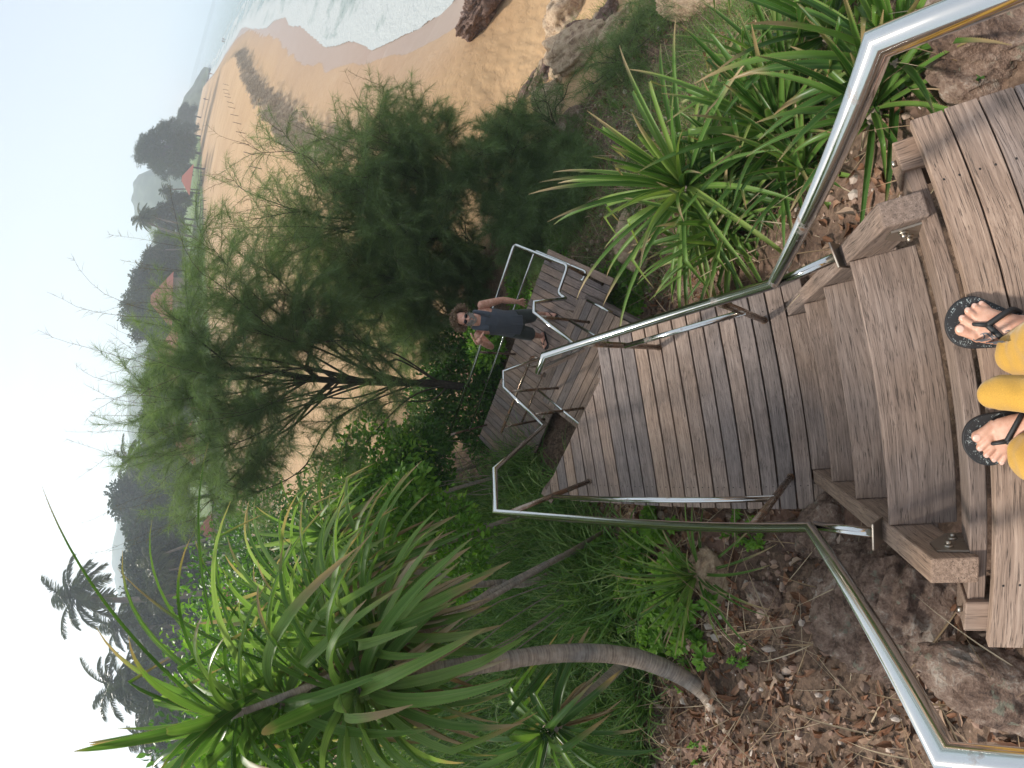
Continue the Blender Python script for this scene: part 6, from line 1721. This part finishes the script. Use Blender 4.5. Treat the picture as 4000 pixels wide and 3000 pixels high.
for i, (py, pt, r) in enumerate([(2150, 520, 58), (2250, 560, 56), (2330, 540, 60), (2480, 500, 60), (2660, 470, 60), (2830, 540, 58), (2900, 560, 56), (2740, 560, 48)]):
    place(py, pt, r, palmA if i % 2 else palmB, 'coconut_palm', 'coconut palm among the dark trees behind the left screwpines', .95, 'palms among the dark trees')
for i, (py, pt, r) in enumerate([(980, 600, 120), (1040, 590, 116), (1150, 560, 108), (1240, 560, 104), (1320, 570, 100), (1400, 560, 96), (1480, 560, 94), (1560, 545, 92), (1640, 540, 90), (1720, 540, 88)]):
    place(py, pt, r, dense2 if i % 2 else dense, 'broadleaf_tree', 'tree in the continuous belt behind the tall casuarina', 1.15, 'belt of trees behind the casuarina')
# wooded hills
m, n, l, p = mat('wooded_hill'); geo = n.new('ShaderNodeNewGeometry')
a = noise(n, l, geo.outputs['Position'], .06, 6, .75); rc = ramp(n, [(.35, (.02, .035, .015)), (.5, (.04, .06, .022)), (.7, (.075, .10, .04))]); l.new(a.outputs[0], rc.inputs[0]); l.new(rc.outputs[0], p.inputs['Base Color']); p.inputs['Roughness'].default_value = .95
M['hill'] = m
def hillrange(name, pts, depth, r, seed, tree=.5):
    """ridge whose skyline passes the sight lines in pts (px across, px top), r metres away"""
    A = [azel(t_, y_) for y_, t_ in pts]; A.sort()
    az = np.array([a_[0] for a_ in A]); el = np.array([a_[1] for a_ in A])
    nn_ = max(60, int((az[-1] - az[0]) * r / (r * .0016))); aa = np.linspace(az[0], az[-1], nn_); ee = np.interp(aa, az, el)
    top = CAM_Z + np.tan(ee) * r
    rows = []
    K = 26
    for i in range(K):
        u = i / (K - 1); rr = r - depth * (1 - u * 1.25 if u < .8 else 0) + (depth * (u - .8) * 2.5 if u > .8 else 0)
        hf = math.sin(min(1, u / .8) * math.pi / 2) ** .8 if u <= .8 else 1 - (u - .8) * 2.2
        x = np.sin(aa) * rr; y = np.cos(aa) * rr
        z = -5.5 + (top + 5.5) * hf + (vnoise(x * .07 * 300 / r * 4, y * .07 * 300 / r * 4, seed) * 1.0 + vnoise(x * .2, y * .2, seed + 1) * .8) * tree * r * .012
        rows.append(np.stack([x, y, z], 1))
    Vh = np.concatenate(rows); i_, j_ = np.meshgrid(np.arange(K - 1), np.arange(nn_ - 1), indexing='ij')
    Fh = np.stack([i_ * nn_ + j_, i_ * nn_ + j_ + 1, (i_ + 1) * nn_ + j_ + 1, (i_ + 1) * nn_ + j_], -1).reshape(-1, 4)
    me = bpy.data.meshes.new(name); fast_mesh(me, Vh, Fh.ravel(), np.full(len(Fh), 4, np.int32)); me.polygons.foreach_set('use_smooth', np.ones(len(Fh), bool))
    o = link(name, me, M['hill']); o['kind'] = 'structure'; return o
hillrange('hill', [(600, 700), (640, 640), (680, 545), (720, 525), (780, 520), (850, 530), (900, 580), (960, 600), (1020, 640), (1080, 690)], 120, 420, 1)
hillrange('hill', [(1250, 590), (1330, 540), (1400, 520), (1500, 505), (1600, 495), (1700, 500), (1800, 515), (1900, 540)], 120, 500, 2)
hillrange('hill', [(1700, 560), (1850, 500), (1950, 470), (2080, 455), (2150, 443), (2220, 447), (2300, 460), (2400, 480), (2550, 530), (2750, 560), (2990, 600)], 120, 460, 3)
hillrange('headland', [(260, 800), (300, 775), (340, 745), (380, 715), (420, 705), (460, 690), (520, 660), (600, 640), (700, 640)], 60, 330, 4, .4)
hillrange('headland', [(-10, 838), (60, 815), (150, 790), (230, 768), (300, 748), (360, 735), (420, 720), (560, 690)], 200, 1500, 5, .25)

# pavilion, houses, fence, picket line, people far off
M['roof'] = plain('orange_red_roof', (.36, .10, .065), .8); M['paint'] = plain('pale_wall', (.25, .2, .16), .8); M['darkwood'] = plain('dark_timber', (.05, .035, .028), .8)
def house(name, label, px, py, r, w_, h_, cat, open_=False):
    q = onr(px, py, r); x, y = q.x, q.y; g_ = float(terrain(np.array([x]), np.array([y]))[0][0])
    t = empty(name, (x, y, g_), -math.atan2(x, y)); tag(t, label, cat)
    b = MB(); e = w_ * .62; zt = h_ * .55
    vs = [(-e, -e, zt), (e, -e, zt), (e, e, zt), (-e, e, zt), (-e * .15, 0, h_), (e * .15, 0, h_)]
    b.add(vs, [(0, 1, 5, 4), (1, 2, 5), (2, 3, 4, 5), (3, 0, 4), (3, 2, 1, 0)]); b.build('roof', M['roof'], t)
    if open_:
        for sx in (-1, 1):
            for sy in (-1, 1):
                b = MB(); box(b, (sx * w_ * .5, sy * w_ * .5, zt / 2), (0, 0, zt / 2), (.12, 0, 0), (0, .12, 0)); b.build('post', M['darkwood'], t)
    else:
        b = MB(); box(b, (0, 0, zt / 2 - .2), (w_ * .5, 0, 0), (0, w_ * .5, 0), (0, 0, zt / 2 + .19)); b.build('wall', M['paint'], t)
        for sx in (-.5, .5):
            b = MB(); box(b, (sx * w_ * .5, -w_ * .5 - .02, zt * .5), (w_ * .1, 0, 0), (0, .03, 0), (0, 0, zt * .22)); b.build('window', M['darkwood'], t)
        b = MB(); box(b, (0, -w_ * .5 - .02, zt * .36), (w_ * .09, 0, 0), (0, .03, 0), (0, 0, zt * .36)); b.build('door', M['darkwood'], t)
    return t
house('beach_pavilion', 'small open pavilion with a pyramid red roof on the far lawn', 745, 700, 112, 5.5, 4.6, 'pavilion', True)
house('beach_house', 'house with a faded orange roof seen through the casuarina', 600, 1170, 90, 8, 8.5, 'house')
M['roof2'] = plain('brown_roof', (.22, .10, .07), .85)
house('beach_house', 'long brownish roofed house behind the casuarina branches', 640, 1390, 84, 9, 7, 'house')
house('beach_house', 'orange-roofed house right of the yellowish palm', 700, 1740, 66, 5, 5, 'house')
house('beach_house', 'small house with red roof half hidden by screwpine leaves', 770, 2075, 60, 3.2, 3.4, 'house')
house('beach_house', 'red-roofed house below the tallest coconut palm', 800, 2350, 50, 3.0, 3.2, 'house')
def fence(label, pts, h=1.1, rail2=.55):
    P = [np.array(onr(x, y, r)) for x, y, r in pts]
    for q in P: q[2] = gz(q[0], q[1])
    t = empty('post_and_rail_fence', tuple(P[0])); tag(t, label, 'fence')
    Q = []
    for a, b_ in zip(P[:-1], P[1:]):
        nn_ = max(2, int(np.linalg.norm(b_ - a) / 2.6)); Q += [a + (b_ - a) * i / nn_ for i in range(nn_)]
    Q.append(P[-1])
    for q in Q: q[2] = gz(q[0], q[1])
    for q in Q:
        b = MB(); tube(b, [q - [0, 0, .2], q + [0, 0, h]], .07, 6); put(b.build('post', M['darkwood'], t))
    for z in (h * .92, h * .5):
        b = MB(); tube(b, [q + [0, 0, z] for q in Q], .045, 5); put(b.build('rail', M['darkwood'], t))
fence('dark post and rail fence along the far lawn in front of the red-roofed pavilion', [(770, 640, 124), (765, 700, 112), (775, 760, 104), (775, 850, 98)])
fence('dark fence piece at the near side of the far lawn', [(790, 780, 92), (785, 850, 89), (790, 900, 84)])
# stakes in the sand
M['stake'] = plain('weathered_stake', (.16, .11, .07), .9)
for px, py in [R5(*q) for q in [(803, 550), (802, 580), (812, 607), (818, 630), (832, 665), (844, 699), (862, 746), (881, 800), (912, 860), (938, 933), (968, 1001), (1020, 1093), (1087, 1224)]]:
    b0 = onz(px + 7, py, Z_UP); g_ = gz(b0.x, b0.y)
    b = MB(); tube(b, [(0, 0, -.3), (U_(-.1, .1), 0, .95)], .032, 6)
    o = b.build('sand_stake', M['stake']); o.location = (b0.x, b0.y, g_); tag(o, 'thin dark stake standing in the line across the dry sand', 'stake', 'line of stakes on the sand')
# tiny far people
M['far_skin'] = plain('tanned_skin_far', (.32, .18, .12), .7); M['far_dark'] = plain('dark_swimwear', (.03, .03, .04), .8)
def far_person(label, px, py, z, h=1.7):
    p0 = onz(px, py, z)
    me = bpy.data.meshes.new('person'); V0 = [(0, 0, .95), (0, 0, 1.35), (0, 0, 1.52), (0, 0, 1.66), (.2, 0, 1.38), (.27, 0, 1.1), (.25, .05, .85), (-.2, 0, 1.38), (-.27, 0, 1.1), (-.25, .05, .85), (.1, 0, .88), (.12, .06, .48), (.12, 0, .04), (-.1, 0, .88), (-.14, -.06, .48), (-.16, -.1, .04)]
    me.from_pydata(V0, [(0, 1), (1, 2), (2, 3), (1, 4), (4, 5), (5, 6), (1, 7), (7, 8), (8, 9), (0, 10), (10, 11), (11, 12), (0, 13), (13, 14), (14, 15)], [])
    o = link('person', me, M['far_skin']); md = o.modifiers.new('s', 'SKIN')
    for v, r_ in zip(me.skin_vertices[0].data, [.13, .15, .06, .1, .06, .045, .035, .06, .045, .035, .09, .06, .05, .09, .06, .05]): v.radius = (r_, r_)
    me.skin_vertices[0].data[0].use_root = True
    o.modifiers.new('u', 'SUBSURF').levels = 1; o.location = (p0.x, p0.y, gz(p0.x, p0.y)); o.scale = (h / 1.7,) * 3; tag(o, label, 'person')
far_person('tiny person walking on the far dry sand before the headland', 812, 387, Z_UP)
far_person('tiny person wading in the far surf, the one nearer the shore', 875, 161, Z_SEA, 1.7)
far_person('tiny person wading in the far surf, the one farther out', 876, 152, Z_SEA, 1.7)
far_person('tiny person standing near the far waterline', 831, 288, Z_UP - .6)
# umbrella-like yellow tent seen through the casuarina: left out where nothing certain shows

# ------------------------------------------------------------------ haze
b = MB(); box(b, (0, 2500, 36), (7400, 0, 0), (0, 7400, 0), (0, 0, 54))
m = bpy.data.materials.new('haze'); m.use_nodes = True; n = m.node_tree.nodes; l = m.node_tree.links; n.remove(n['Principled BSDF'])
v = n.new('ShaderNodeVolumePrincipled'); v.inputs['Color'].default_value = (.78, .89, 1, 1); v.inputs['Density'].default_value = .0018; v.inputs['Anisotropy'].default_value = .25
l.new(v.outputs[0], n['Material Output'].inputs['Volume'])
o = b.build('haze', m); o['kind'] = 'stuff'; o['label'] = 'thin sea haze over the whole bay'; o['category'] = 'haze'
